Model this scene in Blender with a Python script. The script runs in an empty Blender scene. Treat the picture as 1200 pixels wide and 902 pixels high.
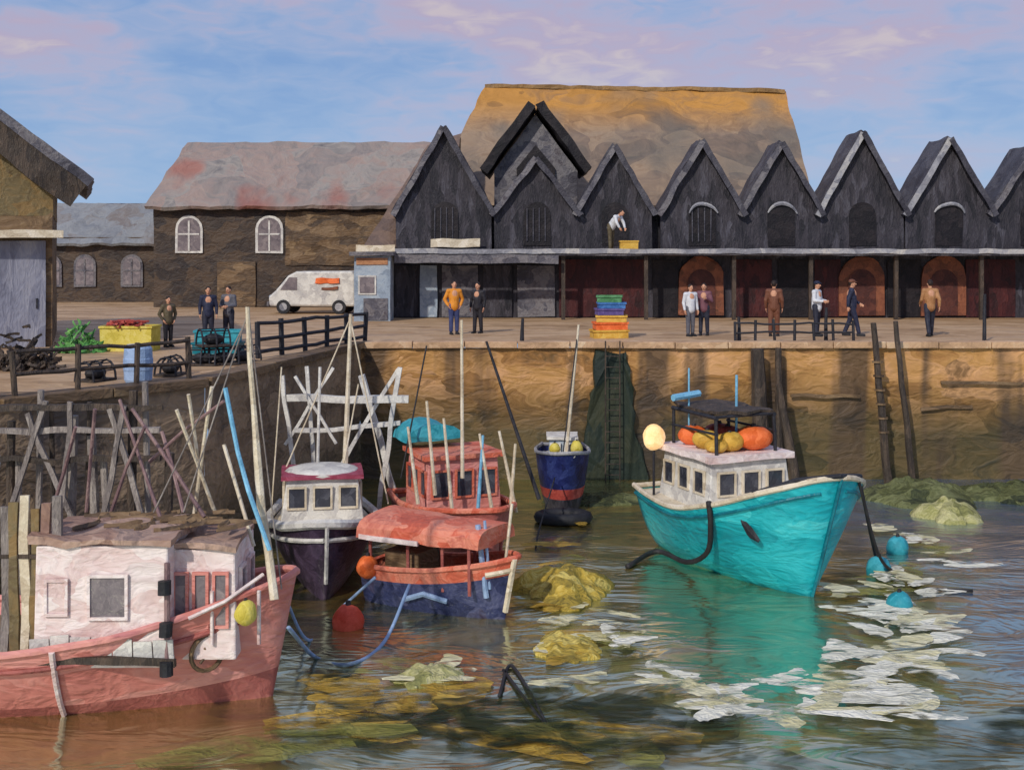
import bpy, bmesh, math, random
from mathutils import Vector, Matrix, noise
random.seed(7)
PI=math.pi
C=bpy.context.scene.collection
F=1400.0; CZ=6.9; HY=300.0; QZ=4.2
def W(px,py,D): return Vector(((px-600)/F*D, D, CZ-(py-HY)/F*D))
def WZ(px,py,z=.04):
    D=(CZ-z)*F/(py-HY); return Vector(((px-600)/F*D,D,z))
def Q(px,D): return Vector(((px-600)/F*D, D, QZ))
def lin(c):
    r=[]
    for v in c:
        v=v/255.0
        r.append(v/12.92 if v<=0.04045 else ((v+0.055)/1.055)**2.4)
    return (r[0],r[1],r[2],1.0)
# ------------------------------------------------------------ materials
MATS={}
def ramp(nt,cols,lo=0.28,hi=0.72):
    r=nt.nodes.new('ShaderNodeValToRGB'); e=r.color_ramp.elements
    n=len(cols)
    e[0].position=lo; e[0].color=lin(cols[0])
    if n==1: cols=cols*2; n=2
    e[1].position=hi; e[1].color=lin(cols[-1])
    for i in range(1,n-1):
        x=e.new(lo+(hi-lo)*i/(n-1)); x.color=lin(cols[i])
    return r
def pm(name,cols,scale=4.0,stretch=(1,1,1),rough=.6,bump=.35,dist=.5,zmix=None,spec=.3,metal=0,gloss=0,stain=None,glow=0,alpha=None,xmix=None):
    if name in MATS: return MATS[name]
    m=bpy.data.materials.new(name); m.use_nodes=True; nt=m.node_tree; N=nt.nodes; Lk=nt.links
    b=N['Principled BSDF']; out=N['Material Output']
    g=N.new('ShaderNodeNewGeometry')
    mu=N.new('ShaderNodeVectorMath'); mu.operation='MULTIPLY'; mu.inputs[1].default_value=[s*scale for s in stretch]
    Lk.new(g.outputs['Position'],mu.inputs[0])
    nz=N.new('ShaderNodeTexNoise'); nz.inputs['Scale'].default_value=.7; nz.inputs['Detail'].default_value=2
    Lk.new(mu.outputs[0],nz.inputs['Vector'])
    sc=N.new('ShaderNodeVectorMath'); sc.operation='SCALE'; sc.inputs['Scale'].default_value=dist*3
    Lk.new(nz.outputs['Color'],sc.inputs[0])
    ad=N.new('ShaderNodeVectorMath'); ad.operation='ADD'; Lk.new(mu.outputs[0],ad.inputs[0]); Lk.new(sc.outputs[0],ad.inputs[1])
    vo=N.new('ShaderNodeTexVoronoi'); vo.feature='F1'; vo.inputs['Scale'].default_value=1.0
    Lk.new(ad.outputs[0],vo.inputs['Vector'])
    sp=N.new('ShaderNodeSeparateColor'); Lk.new(vo.outputs['Color'],sp.inputs[0])
    n2=N.new('ShaderNodeTexNoise'); n2.inputs['Scale'].default_value=.45; n2.inputs['Detail'].default_value=3
    Lk.new(ad.outputs[0],n2.inputs['Vector'])
    n3=N.new('ShaderNodeTexNoise'); n3.inputs['Scale'].default_value=4; n3.inputs['Detail'].default_value=2
    Lk.new(ad.outputs[0],n3.inputs['Vector'])
    a=N.new('ShaderNodeMath'); a.operation='MULTIPLY_ADD'; a.inputs[1].default_value=.26; Lk.new(sp.outputs[0],a.inputs[0])
    k=N.new('ShaderNodeMath'); k.operation='MULTIPLY_ADD'; k.inputs[1].default_value=.44; Lk.new(n2.outputs['Fac'],k.inputs[0])
    k2=N.new('ShaderNodeMath'); k2.operation='MULTIPLY'; k2.inputs[1].default_value=.3; Lk.new(n3.outputs['Fac'],k2.inputs[0])
    Lk.new(k2.outputs[0],k.inputs[2]); Lk.new(k.outputs[0],a.inputs[2])
    r=ramp(nt,cols); Lk.new(a.outputs[0],r.inputs[0]); col=r.outputs[0]
    def mixc(fac,c1,c2):
        mx=N.new('ShaderNodeMix'); mx.data_type='RGBA'; Lk.new(fac,mx.inputs[0]); Lk.new(c1,mx.inputs[6]); Lk.new(c2,mx.inputs[7]); return mx.outputs[2]
    if zmix:
        z0,z1,c2=zmix
        r2=ramp(nt,c2); Lk.new(a.outputs[0],r2.inputs[0])
        s=N.new('ShaderNodeSeparateXYZ'); Lk.new(g.outputs['Position'],s.inputs[0])
        w=N.new('ShaderNodeMath'); w.operation='MULTIPLY_ADD'; w.inputs[1].default_value=1.6; Lk.new(n2.outputs['Fac'],w.inputs[0]); Lk.new(s.outputs[2],w.inputs[2])
        mr=N.new('ShaderNodeMapRange'); mr.inputs['From Min'].default_value=z0+.8; mr.inputs['From Max'].default_value=z1+.8
        Lk.new(w.outputs[0],mr.inputs['Value'])
        col=mixc(mr.outputs[0],r2.outputs[0],col)
    if stain:
        sm=N.new('ShaderNodeVectorMath'); sm.operation='MULTIPLY'; sm.inputs[1].default_value=stain[0]; Lk.new(g.outputs['Position'],sm.inputs[0])
        sn=N.new('ShaderNodeTexNoise'); sn.inputs['Scale'].default_value=1; sn.inputs['Detail'].default_value=3; Lk.new(sm.outputs[0],sn.inputs['Vector'])
        mr=N.new('ShaderNodeMapRange'); mr.inputs['From Min'].default_value=stain[2]; mr.inputs['From Max'].default_value=stain[2]+.1; mr.inputs['To Max'].default_value=.85; Lk.new(sn.outputs['Fac'],mr.inputs['Value'])
        r3=ramp(nt,stain[1]); Lk.new(a.outputs[0],r3.inputs[0]); col=mixc(mr.outputs[0],col,r3.outputs[0])
    if xmix:   # second set of colours blended in towards higher x
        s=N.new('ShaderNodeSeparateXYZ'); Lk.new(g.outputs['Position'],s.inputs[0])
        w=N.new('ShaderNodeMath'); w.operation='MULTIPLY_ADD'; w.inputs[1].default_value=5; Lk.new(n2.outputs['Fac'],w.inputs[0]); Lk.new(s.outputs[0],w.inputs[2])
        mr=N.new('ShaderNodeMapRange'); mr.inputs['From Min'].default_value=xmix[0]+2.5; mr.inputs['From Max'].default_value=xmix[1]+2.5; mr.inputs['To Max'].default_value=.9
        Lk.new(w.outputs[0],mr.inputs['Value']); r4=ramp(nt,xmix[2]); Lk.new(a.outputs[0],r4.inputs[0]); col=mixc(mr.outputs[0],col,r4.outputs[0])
    Lk.new(col,b.inputs['Base Color'])
    b.inputs['Roughness'].default_value=rough; b.inputs['Specular IOR Level'].default_value=spec; b.inputs['Metallic'].default_value=metal
    if glow: Lk.new(col,b.inputs['Emission Color']); b.inputs['Emission Strength'].default_value=glow
    h=N.new('ShaderNodeMath'); h.operation='MULTIPLY_ADD'; h.inputs[1].default_value=.6; Lk.new(vo.outputs['Distance'],h.inputs[0]); Lk.new(n3.outputs['Fac'],h.inputs[2])
    bp=N.new('ShaderNodeBump'); bp.inputs['Strength'].default_value=bump; bp.inputs['Distance'].default_value=.2/scale
    Lk.new(h.outputs[0],bp.inputs['Height']); Lk.new(bp.outputs[0],b.inputs['Normal'])
    if gloss:
        gl=N.new('ShaderNodeBsdfGlossy'); gl.inputs['Roughness'].default_value=.16; gl.inputs['Color'].default_value=(.86,.93,.74,1)
        Lk.new(bp.outputs[0],gl.inputs['Normal'])
        ms=N.new('ShaderNodeMixShader'); ms.inputs[0].default_value=gloss
        Lk.new(b.outputs[0],ms.inputs[1]); Lk.new(gl.outputs[0],ms.inputs[2]); Lk.new(ms.outputs[0],out.inputs[0])
    if alpha:
        am=N.new('ShaderNodeVectorMath'); am.operation='MULTIPLY'; am.inputs[1].default_value=(1,1.9,1); Lk.new(g.outputs['Position'],am.inputs[0])
        an=N.new('ShaderNodeTexNoise'); an.inputs['Scale'].default_value=alpha[0]; an.inputs['Detail'].default_value=4; an.inputs['Distortion'].default_value=1.5; Lk.new(am.outputs[0],an.inputs['Vector'])
        mr=N.new('ShaderNodeMapRange'); mr.inputs['From Min'].default_value=alpha[1]; mr.inputs['From Max'].default_value=alpha[1]+alpha[2]; mr.inputs['To Max'].default_value=alpha[3]; Lk.new(an.outputs['Fac'],mr.inputs['Value']); Lk.new(mr.outputs[0],b.inputs['Alpha'])
    MATS[name]=m; return m
def vary(c,d):  return tuple(max(0,min(255,x+d)) for x in c)
def simple(name,c,d=22,scale=6,**k): return pm(name,[vary(c,-d),c,vary(c,d)],scale=scale,**k)
# ------------------------------------------------------------ mesh builder
class MB:
    def __init__(s): s.v=[]; s.f=[]; s.mi=[]
    def add(s,vs,fs,mi=0):
        o=len(s.v); s.v+= [Vector(p) for p in vs]; s.f+=[[i+o for i in f] for f in fs]; s.mi+=[mi]*len(fs); return s
    def box(s,c,d,rz=0,mi=0,M=None,taper=1):
        vs=[]
        for z in(-.5,.5):
            t=taper if z>0 else 1
            for x,y in((-.5,-.5),(.5,-.5),(.5,.5),(-.5,.5)): vs.append(Vector((x*d[0]*t,y*d[1]*t,z*d[2])))
        R=M if M else Matrix.Rotation(rz,3,'Z')
        vs=[R@v+Vector(c) for v in vs]
        return s.add(vs,[(3,2,1,0),(4,5,6,7),(0,1,5,4),(1,2,6,5),(2,3,7,6),(3,0,4,7)],mi)
    def bar(s,a,b,w,h=None):
        a=Vector(a);b=Vector(b);h=h or w
        d=(b-a); q=d.to_track_quat('X','Z').to_matrix()
        return s.box((a+b)/2,(d.length,w,h),M=q)
    def tube(s,pts,r,n=8,mi=0):
        pts=[Vector(p) for p in pts]; m=len(pts)
        rs=r if isinstance(r,(list,tuple)) else [r]*m
        vs=[];fs=[]
        up=Vector((0,0,1))
        d0=(pts[1]-pts[0]).normalized()
        if abs(d0.z)>.9: up=Vector((0,1,0))
        for i,p in enumerate(pts):
            d=(pts[min(i+1,m-1)]-pts[max(i-1,0)]).normalized()
            x=d.cross(up)
            if x.length<1e-4: x=d.cross(Vector((1,0,0)))
            x.normalize(); y=x.cross(d)
            for k in range(n):
                a=2*PI*k/n; vs.append(p+(x*math.cos(a)+y*math.sin(a))*rs[i])
        for i in range(m-1):
            for k in range(n):
                a=i*n+k;b=i*n+(k+1)%n; fs.append((a,b,b+n,a+n))
        fs.append(list(range(n))[::-1]); fs.append([ (m-1)*n+k for k in range(n)])
        return s.add(vs,fs,mi)
    def ell(s,c,r,nu=12,nv=8,mi=0,M=None):
        c=Vector(c); vs=[];fs=[]
        if not isinstance(r,(list,tuple)): r=(r,r,r)
        T=M or Matrix.Identity(3)
        vs.append(c+T@Vector((0,0,r[2])))
        for j in range(1,nv):
            t=PI*j/nv
            for i in range(nu):
                a=2*PI*i/nu; vs.append(c+T@Vector((r[0]*math.sin(t)*math.cos(a),r[1]*math.sin(t)*math.sin(a),r[2]*math.cos(t))))
        vs.append(c+T@Vector((0,0,-r[2])))
        for i in range(nu): fs.append((0,1+i,1+(i+1)%nu))
        for j in range(nv-2):
            for i in range(nu):
                a=1+j*nu+i;b=1+j*nu+(i+1)%nu; fs.append((a,a+nu,b+nu,b))
        L=len(vs)-1;o=1+(nv-2)*nu
        for i in range(nu): fs.append((L,o+(i+1)%nu,o+i))
        return s.add(vs,fs,mi)
    def cap(s,a,b,ra,rb=None):
        rb=ra if rb is None else rb
        a=Vector(a);b=Vector(b);d=(b-a)
        if d.length<1e-5: return s.ell(a,ra)
        u=d.normalized()
        P=[];R=[]
        for t in(-.95,-.7,-.35,0): P.append(a+u*ra*t); R.append(ra*math.sqrt(1-t*t))
        for t in(0,.35,.7,.95): P.append(b+u*rb*t); R.append(rb*math.sqrt(1-t*t))
        return s.tube(P,R,10)
    def prism(s,poly,y0,y1,mi=0):   # poly of (x,z), extruded in y
        n=len(poly)
        vs=[(x,y0,z) for x,z in poly]+[(x,y1,z) for x,z in poly]
        fs=[list(range(n)),[n+i for i in range(n)][::-1]]+[(i,i+n,(i+1)%n+n,(i+1)%n) for i in range(n)]
        return s.add(vs,fs,mi)
    def stroke(s,p,ang,L,w,curve=0,th=.02,n=7,nrm=None,mi=0):
        p=Vector(p); nrm=Vector(nrm) if nrm else Vector((0,0,1)); nrm.normalize()
        x=nrm.orthogonal().normalized(); y=nrm.cross(x)
        vs=[];fs=[];q=Vector((0,0));a=ang
        for i in range(n):
            t=i/(n-1); ww=w*.5*(math.sin(PI*min(max(t,.08),.94))**.6)
            tx=Vector((math.cos(a),math.sin(a))); ny=Vector((-tx.y,tx.x))
            c=x*q.x+y*q.y; nn=x*ny.x+y*ny.y
            rj=random.uniform(.8,1.2); r2=random.uniform(.8,1.2)
            vs+= [p+c+nn*ww*rj, p+c+nrm*th*rj, p+c-nn*ww*r2, p+c-nrm*th*.3]
            q=q+tx*(L/(n-1)); a+=curve/(n-1)
        for i in range(n-1):
            for k in range(4):
                a0=i*4+k;b0=i*4+(k+1)%4; fs.append((a0,b0,b0+4,a0+4))
        fs.append((3,2,1,0)); fs.append(((n-1)*4,(n-1)*4+1,(n-1)*4+2,(n-1)*4+3))
        return s.add(vs,fs,mi)
    def ribbon(s,p,ang,L,w,curve=0,n=18,mi=0):   # flat smear lying on the water
        p=Vector(p); vs=[];fs=[];q=Vector((0,0));a=ang; ph=random.uniform(0,9)
        for i in range(n):
            t=i/(n-1); ww=w*.5*(math.sin(PI*min(max(t,.03),.97))**.5)
            tx=Vector((math.cos(a),math.sin(a))); ny=Vector((-tx.y,tx.x))
            j1=1+.35*noise.noise(Vector((t*7,ph,0))); j2=1+.35*noise.noise(Vector((t*7,ph,5)))
            for k,o_ in((0,ww*j1),(1,0),(2,-ww*j2)):
                vs.append(p+Vector((q.x+ny.x*o_,(q.y+ny.y*o_)*.75,(.012 if k==1 else 0))))
            q=q+tx*(L/(n-1)); a+=curve/(n-1)
        for i in range(n-1):
            for k in(0,1):
                a0=i*3+k; fs.append((a0,a0+3,a0+4,a0+1))
        return s.add(vs,fs,mi)
    def build(s,name,mat,parent=None,world=False,smooth=False,wob=0.0,fr=1.2,maxlen=0,bevel=0,mods=()):
        vs=s.v
        if world and parent is not None:
            inv=(Matrix.Translation(parent.location)@Matrix.Rotation(parent.rotation_euler.z,4,'Z')).inverted()
            vs=[inv@v for v in vs]
        me=bpy.data.meshes.new(name); me.from_pydata([tuple(v) for v in vs],[],s.f)
        mats=mat if isinstance(mat,(list,tuple)) else [mat]
        for m in mats: me.materials.append(m)
        for p,i in zip(me.polygons,s.mi): p.material_index=min(i,len(mats)-1)
        bm=bmesh.new(); bm.from_mesh(me)
        bmesh.ops.recalc_face_normals(bm,faces=bm.faces)
        if maxlen:
            for _ in range(6):
                e=[e for e in bm.edges if e.calc_length()>maxlen]
                if not e or len(bm.verts)>60000: break
                bmesh.ops.subdivide_edges(bm,edges=e,cuts=1,use_grid_fill=True)
        if wob:
            off=Vector((random.uniform(0,50),random.uniform(0,50),0))
            for v in bm.verts:
                v.co+=Vector(noise.noise_vector(v.co*fr+off))*wob
        if smooth:
            for f in bm.faces: f.smooth=True
        bm.to_mesh(me); bm.free()
        o=bpy.data.objects.new(name,me); C.objects.link(o)
        if parent: o.parent=parent
        if bevel:
            m=o.modifiers.new('b','BEVEL'); m.width=bevel; m.segments=2; m.limit_method='ANGLE'
        for k in mods: k(o)
        return o
def tag(o,label,cat,group=None,kind=None):
    o['label']=label; o['category']=cat
    if group:o['group']=group
    if kind:o['kind']=kind
    return o
def thing(name,label,cat,loc=(0,0,0),rz=0,group=None):
    o=bpy.data.objects.new(name,None); C.objects.link(o); o.location=Vector(loc); o.rotation_euler=(0,0,rz)
    o.empty_display_size=.2
    return tag(o,label,cat,group)
def remesh(v):
    def f(o):
        m=o.modifiers.new('r','REMESH'); m.mode='VOXEL'; m.voxel_size=v; m.use_smooth_shade=True
        s=o.modifiers.new('s','SMOOTH'); s.factor=.5; s.iterations=2
    return f
def curve_pts(ctrl,n=24):
    P=[Vector(c) for c in ctrl]; P=[P[0]*2-P[1]]+P+[P[-1]*2-P[-2]]; out=[]
    seg=len(P)-3
    for i in range(seg):
        for k in range(n//seg+1):
            t=k/(n//seg+1); a,b,c,d=P[i:i+4]
            out.append(.5*((2*b)+(c-a)*t+(2*a-5*b+4*c-d)*t*t+(3*b-a-3*c+d)*t**3))
    out.append(P[-2]); return out
# ------------------------------------------------------------ palette
M_black=pm('tarred_boards',[(28,28,34),(46,44,50),(62,58,64),(84,82,90)],scale=2.2,stretch=(2.2,2.2,.6),bump=.5)
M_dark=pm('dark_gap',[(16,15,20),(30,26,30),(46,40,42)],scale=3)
M_slate=pm('grey_slate',[(62,60,68),(88,86,94),(120,116,118),(80,74,80)],scale=2.2,bump=.5)
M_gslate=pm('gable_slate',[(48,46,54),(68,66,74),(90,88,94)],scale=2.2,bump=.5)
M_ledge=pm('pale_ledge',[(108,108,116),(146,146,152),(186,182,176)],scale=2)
M_maroon=pm('maroon_boards',[(40,22,24),(64,28,30),(86,40,38)],scale=2.2,stretch=(2,2,.8))
M_brick=pm('orange_brick',[(88,58,44),(124,74,54),(152,94,66)],scale=3.5)
M_roofbrown=pm('ochre_roof',[(138,102,62),(172,122,58),(190,136,66),(156,116,74)],scale=.55,stretch=(.7,1,1.2),bump=.3,dist=.8,zmix=(13.4,15.2,[(96,86,78),(124,106,92),(152,130,108),(118,92,72)]),stain=((.16,.2,.1),[(98,92,86),(128,116,102)],.56))
M_barnroof=pm('barn_roof',[(116,110,108),(138,128,122),(154,134,124),(150,142,134),(104,100,100)],scale=.5,stretch=(1,1,.7),bump=.3,stain=((.3,.2,.1),[(146,92,80),(164,112,98)],.54))
M_siderow=pm('side_roof',[(94,80,76),(118,98,86),(136,112,96)],scale=1.2)
M_brownwall=pm('brown_stone',[(62,50,42),(92,74,56),(120,96,70),(140,116,86)],scale=1.6,stretch=(.7,.7,1.6),bump=.45)
M_darkwall=pm('dark_barn_wall',[(44,38,38),(64,54,48),(86,70,56),(54,46,46)],scale=1.4,stretch=(.8,.8,1.3),bump=.4)
M_ochre=pm('ochre_boards',[(100,80,50),(136,110,70),(116,102,72),(86,68,48)],scale=1.8)
M_greydoor=pm('grey_door',[(104,106,122),(132,134,150),(154,154,164)],scale=2,stretch=(2,2,.6))
M_white=pm('white_paint',[(168,164,162),(206,202,194),(230,226,216)],scale=4,rough=.5)
M_cream=pm('cream_paint',[(178,160,134),(212,198,172),(232,220,200)],scale=4,rough=.5)
M_paleblue=pm('pale_blue',[(116,128,144),(148,162,176),(178,186,192)],scale=3)
M_glass=pm('dark_glass',[(38,40,48),(60,62,72),(90,92,100)],scale=4,rough=.15,bump=.1,spec=.6)
M_greyglass=pm('grey_glass',[(98,90,94),(124,114,116),(150,138,136)],scale=5,rough=.2,bump=.15,spec=.5)
M_quay=pm('quay_top',[(136,108,80),(172,138,102),(196,164,128),(152,124,100)],scale=1.1,stretch=(.6,1.2,1),bump=.4)
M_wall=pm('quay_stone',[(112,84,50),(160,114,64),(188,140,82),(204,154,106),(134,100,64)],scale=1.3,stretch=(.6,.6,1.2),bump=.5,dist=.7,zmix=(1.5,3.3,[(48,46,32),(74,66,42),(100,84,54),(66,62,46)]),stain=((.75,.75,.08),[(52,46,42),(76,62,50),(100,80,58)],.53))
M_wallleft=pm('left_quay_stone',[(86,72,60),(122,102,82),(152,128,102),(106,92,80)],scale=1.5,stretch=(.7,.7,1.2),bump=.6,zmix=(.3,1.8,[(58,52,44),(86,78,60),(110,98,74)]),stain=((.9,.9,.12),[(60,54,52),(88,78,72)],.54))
M_cope=pm('coping',[(160,128,98),(196,158,122),(214,186,152)],scale=2)
M_timber=pm('dark_timber',[(46,40,38),(70,60,52),(96,80,68)],scale=4,stretch=(2,2,.6),bump=.6)
M_greytimber=pm('grey_timber',[(98,90,88),(134,124,118),(170,160,150)],scale=4,stretch=(2,2,.6),bump=.6)
M_iron=simple('black_iron',(42,42,48),12)
M_mauve=pm('mauve_timber',[(94,74,78),(132,104,104),(158,132,126)],scale=4,stretch=(2,2,.7))
M_turq=pm('turquoise_hull',[(14,142,154),(26,170,180),(50,190,198),(88,208,210)],scale=1.4,stretch=(.7,.7,1.8),rough=.35,bump=.3,zmix=(-.15,.1,[(8,112,128),(14,134,148),(24,152,164)]))
M_turqd=pm('turquoise_dark',[(8,90,104),(14,110,124),(22,130,142)],scale=3,rough=.4)
M_salmon=pm('salmon_hull',[(180,106,96),(206,128,116),(220,152,140),(188,118,118)],scale=1.5,stretch=(.6,.6,1.5),rough=.55,bump=.4)
M_salmond=pm('salmon_dark',[(134,72,66),(164,92,84),(184,114,104)],scale=2.2)
M_salmonroof=pm('brown_pink_roof',[(128,98,86),(154,122,106),(180,150,132),(120,100,94)],scale=1.6,bump=.45)
M_pinkwhite=pm('pinkish_white',[(200,168,162),(222,198,192),(236,222,216),(206,186,182)],scale=2,stretch=(.8,.8,1.4),bump=.4)
M_orange=pm('orange_red',[(178,80,58),(208,104,78),(222,140,114),(184,96,80)],scale=2.4,rough=.5,bump=.45)
M_orangebright=simple('orange_bright',(226,108,52),22)
M_red=pm('red_paint',[(128,46,40),(164,66,56),(188,94,80)],scale=4)
M_purple=pm('purple_hull',[(38,28,44),(58,44,62),(84,68,90)],scale=3,rough=.4)
M_bluehull=pm('blue_purple_hull',[(36,40,72),(54,60,98),(82,86,120),(60,50,74)],scale=2.6,rough=.4)
M_navy=pm('navy_hull',[(20,24,60),(32,40,92),(54,66,120)],scale=4,rough=.35)
M_yellow=pm('yellow_paint',[(178,160,58),(208,190,78),(222,206,116)],scale=6)
M_yellowo=pm('yellow_ochre',[(180,138,52),(210,164,66),(224,190,96)],scale=5)
M_teal=simple('teal_paint',(52,150,164),24)
M_skyb=simple('light_blue_paint',(120,178,208),24)
M_blue=simple('mid_blue',(60,108,168),24)
M_green=pm('green_net',[(40,92,54),(84,144,72),(136,182,100)],scale=8)
M_rope=simple('dark_rope',(46,44,46),10)
M_ropeb=simple('pale_blue_rope',(140,164,196),18)
M_rubber=simple('rubber',(38,38,42),8)
M_skin=simple('skin',(200,148,118),10,scale=12,bump=.1)
M_hairm=simple('dark_hair',(44,32,28),8,scale=20)
M_eye=simple('eye_dark',(24,20,20),4)
# ------------------------------------------------------------ camera, light, world
cam=bpy.data.cameras.new('camera'); co=bpy.data.objects.new('camera',cam); C.objects.link(co)
co.location=(0,0,CZ); co.rotation_euler=(PI/2,0,0)
cam.sensor_width=36; cam.lens=F/1200*36; cam.shift_y=-(451-HY)/1200; cam.clip_end=6000
bpy.context.scene.camera=co
sd=Vector((.42,.78,-.6)).normalized()
sl=bpy.data.lights.new('sun','SUN'); sl.energy=2.6; sl.angle=math.radians(1.5); sl.color=(1,.94,.85)
so=bpy.data.objects.new('sun',sl); C.objects.link(so); so.rotation_euler=sd.to_track_quat('-Z','Y').to_euler(); so.location=(-20,-20,30)
w=bpy.data.worlds.new('World'); bpy.context.scene.world=w; w.use_nodes=True
nt=w.node_tree;N=nt.nodes;Lk=nt.links
bg=N['Background']; bg.inputs['Strength'].default_value=.1
sk=N.new('ShaderNodeTexSky'); sk.sky_type='NISHITA'; sk.sun_disc=False
sk.sun_elevation=math.asin(-sd.z); sk.sun_rotation=math.atan2(-sd.x,-sd.y)
tc=N.new('ShaderNodeTexCoord')
mp=N.new('ShaderNodeVectorMath'); mp.operation='MULTIPLY'; mp.inputs[1].default_value=(4.6,4.6,15); Lk.new(tc.outputs['Generated'],mp.inputs[0])
n1=N.new('ShaderNodeTexNoise'); n1.inputs['Scale'].default_value=1.0; n1.inputs['Detail'].default_value=2.5; n1.inputs['Distortion'].default_value=.2; Lk.new(mp.outputs[0],n1.inputs['Vector'])
n4=N.new('ShaderNodeTexNoise'); n4.inputs['Scale'].default_value=6; n4.inputs['Detail'].default_value=5; n4.inputs['Distortion'].default_value=.9; Lk.new(mp.outputs[0],n4.inputs['Vector'])
m1=N.new('ShaderNodeMath'); m1.operation='MULTIPLY_ADD'; m1.inputs[1].default_value=.26; Lk.new(n4.outputs['Fac'],m1.inputs[0])
m2=N.new('ShaderNodeMath'); m2.operation='MULTIPLY'; m2.inputs[1].default_value=.74; Lk.new(n1.outputs['Fac'],m2.inputs[0]); Lk.new(m2.outputs[0],m1.inputs[2])
r=ramp(nt,[(124,158,208),(138,166,210),(154,172,210),(174,174,204),(182,170,196),(202,188,196)],.37,.68); Lk.new(m1.outputs[0],r.inputs[0])
sx=N.new('ShaderNodeSeparateXYZ'); Lk.new(tc.outputs['Generated'],sx.inputs[0])
mr=N.new('ShaderNodeMapRange'); mr.inputs['From Min'].default_value=.03; mr.inputs['From Max'].default_value=.17; mr.inputs['To Min'].default_value=.7; mr.inputs['To Max'].default_value=0; Lk.new(sx.outputs[2],mr.inputs['Value'])
hz=N.new('ShaderNodeMix'); hz.data_type='RGBA'; Lk.new(mr.outputs[0],hz.inputs[0]); Lk.new(r.outputs[0],hz.inputs[6]); hz.inputs[7].default_value=lin((154,188,226))
s10=N.new('ShaderNodeVectorMath'); s10.operation='SCALE'; s10.inputs['Scale'].default_value=10; Lk.new(hz.outputs[2],s10.inputs[0])
mx=N.new('ShaderNodeMix'); mx.data_type='RGBA'; mx.inputs[0].default_value=.9; Lk.new(sk.outputs[0],mx.inputs[6]); Lk.new(s10.outputs[0],mx.inputs[7])
Lk.new(mx.outputs[2],bg.inputs[0])
sc_=bpy.context.scene; sc_.view_settings.view_transform='Standard'; sc_.view_settings.look='None'; sc_.view_settings.exposure=0
# ------------------------------------------------------------ water
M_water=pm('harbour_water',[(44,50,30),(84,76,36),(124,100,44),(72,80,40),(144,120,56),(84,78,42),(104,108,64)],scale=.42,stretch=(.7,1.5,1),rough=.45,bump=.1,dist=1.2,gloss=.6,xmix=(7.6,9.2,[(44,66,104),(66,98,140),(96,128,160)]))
wb=MB(); nx,ny=190,190
x0,x1,y0,y1=-22,24,9,37.5
for j in range(ny+1):
    for i in range(nx+1):
        x=x0+(x1-x0)*i/nx; y=y0+(y1-y0)*j/ny
        e=min(1,min(i,nx-i,j,ny-j)/6)
        wx=x+noise.noise(Vector((x*.3,y*.3,9)))*2.5
        z=noise.noise(Vector((wx*.5,y*.9,0)))*.03+noise.noise(Vector((wx*1.0,y*2.0,4)))*.011
        wb.v.append(Vector((x,y,z*e)))
for j in range(ny):
    for i in range(nx):
        a=j*(nx+1)+i; wb.f.append([a,a+1,a+nx+2,a+nx+1]); wb.mi.append(0)
for X0,Y0,X1,Y1 in((-400,-200,400,y0),(-400,y0,x0,37.5),(x1,y0,400,37.5)):
    wb.add([(X0,Y0,0),(X1,Y0,0),(X1,Y1,0),(X0,Y1,0)],[(0,1,2,3)])
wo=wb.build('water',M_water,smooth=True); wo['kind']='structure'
# ------------------------------------------------------------ quay
EDGE=[(-60,21),(-9.6,22.3),(-6.7,26),(-4.7,37),(70,37)]
g=MB()
top=[(x,y,QZ) for x,y in EDGE]+[(70,60,QZ),(1500,60,QZ),(1500,3000,QZ),(-1500,3000,QZ),(-1500,21,QZ)]
g.add(top,[list(range(len(top)))[::1]])
q=g.build('quay_ground',M_quay); q['kind']='structure'
def wallseg(name,label,p0,p1,mat,h=QZ-.14):
    p0=Vector((p0[0],p0[1],0));p1=Vector((p1[0],p1[1],0)); d=(p1-p0).normalized(); n=Vector((d.y,-d.x,0))
    t=thing(name,label,'wall',(p0+p1)/2)
    b=MB(); nn=max(2,int((p1-p0).length/.45)); mm=9
    for i in range(nn+1):
        for j in range(mm+1):
            p=p0.lerp(p1,i/nn); z=-.3+(h+.3)*j/mm
            off=noise.noise(Vector((p.x*1.3,p.y*1.3,z*1.6)))*.12
            b.v.append(p+n*(off+.03)+Vector((0,0,z)))
    for i in range(nn):
        for j in range(mm):
            a=i*(mm+1)+j; b.f.append([a,a+mm+1,a+mm+2,a+1]); b.mi.append(0)
    b.build('stone_face',mat,t,world=True,smooth=True)
    c=MB(); k=max(1,int((p1-p0).length/1.6))
    for i in range(k):
        a=p0.lerp(p1,i/k)+d*.012; e=p0.lerp(p1,(i+1)/k)-d*.012
        c.bar(a+n*-.12+Vector((0,0,QZ-.045+random.uniform(-.015,.015))),e+n*-.12+Vector((0,0,QZ-.045)),.6,.2)
    c.build('coping',M_cope if mat is M_wall else M_brownwall,t,world=True,bevel=.02,wob=.015)
    return t
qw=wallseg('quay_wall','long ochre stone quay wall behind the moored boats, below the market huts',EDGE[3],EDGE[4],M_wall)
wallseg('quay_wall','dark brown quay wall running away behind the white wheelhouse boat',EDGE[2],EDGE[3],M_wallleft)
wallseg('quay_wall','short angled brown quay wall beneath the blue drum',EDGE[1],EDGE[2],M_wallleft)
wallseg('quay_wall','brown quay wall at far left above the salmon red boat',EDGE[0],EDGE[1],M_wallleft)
M_recshade=pm('green_shadow_paint',[(26,36,34),(40,50,42),(60,62,44)],scale=1.2,stretch=(1,1,.5))
b=MB(); c=W(716,400,36.86)
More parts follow.
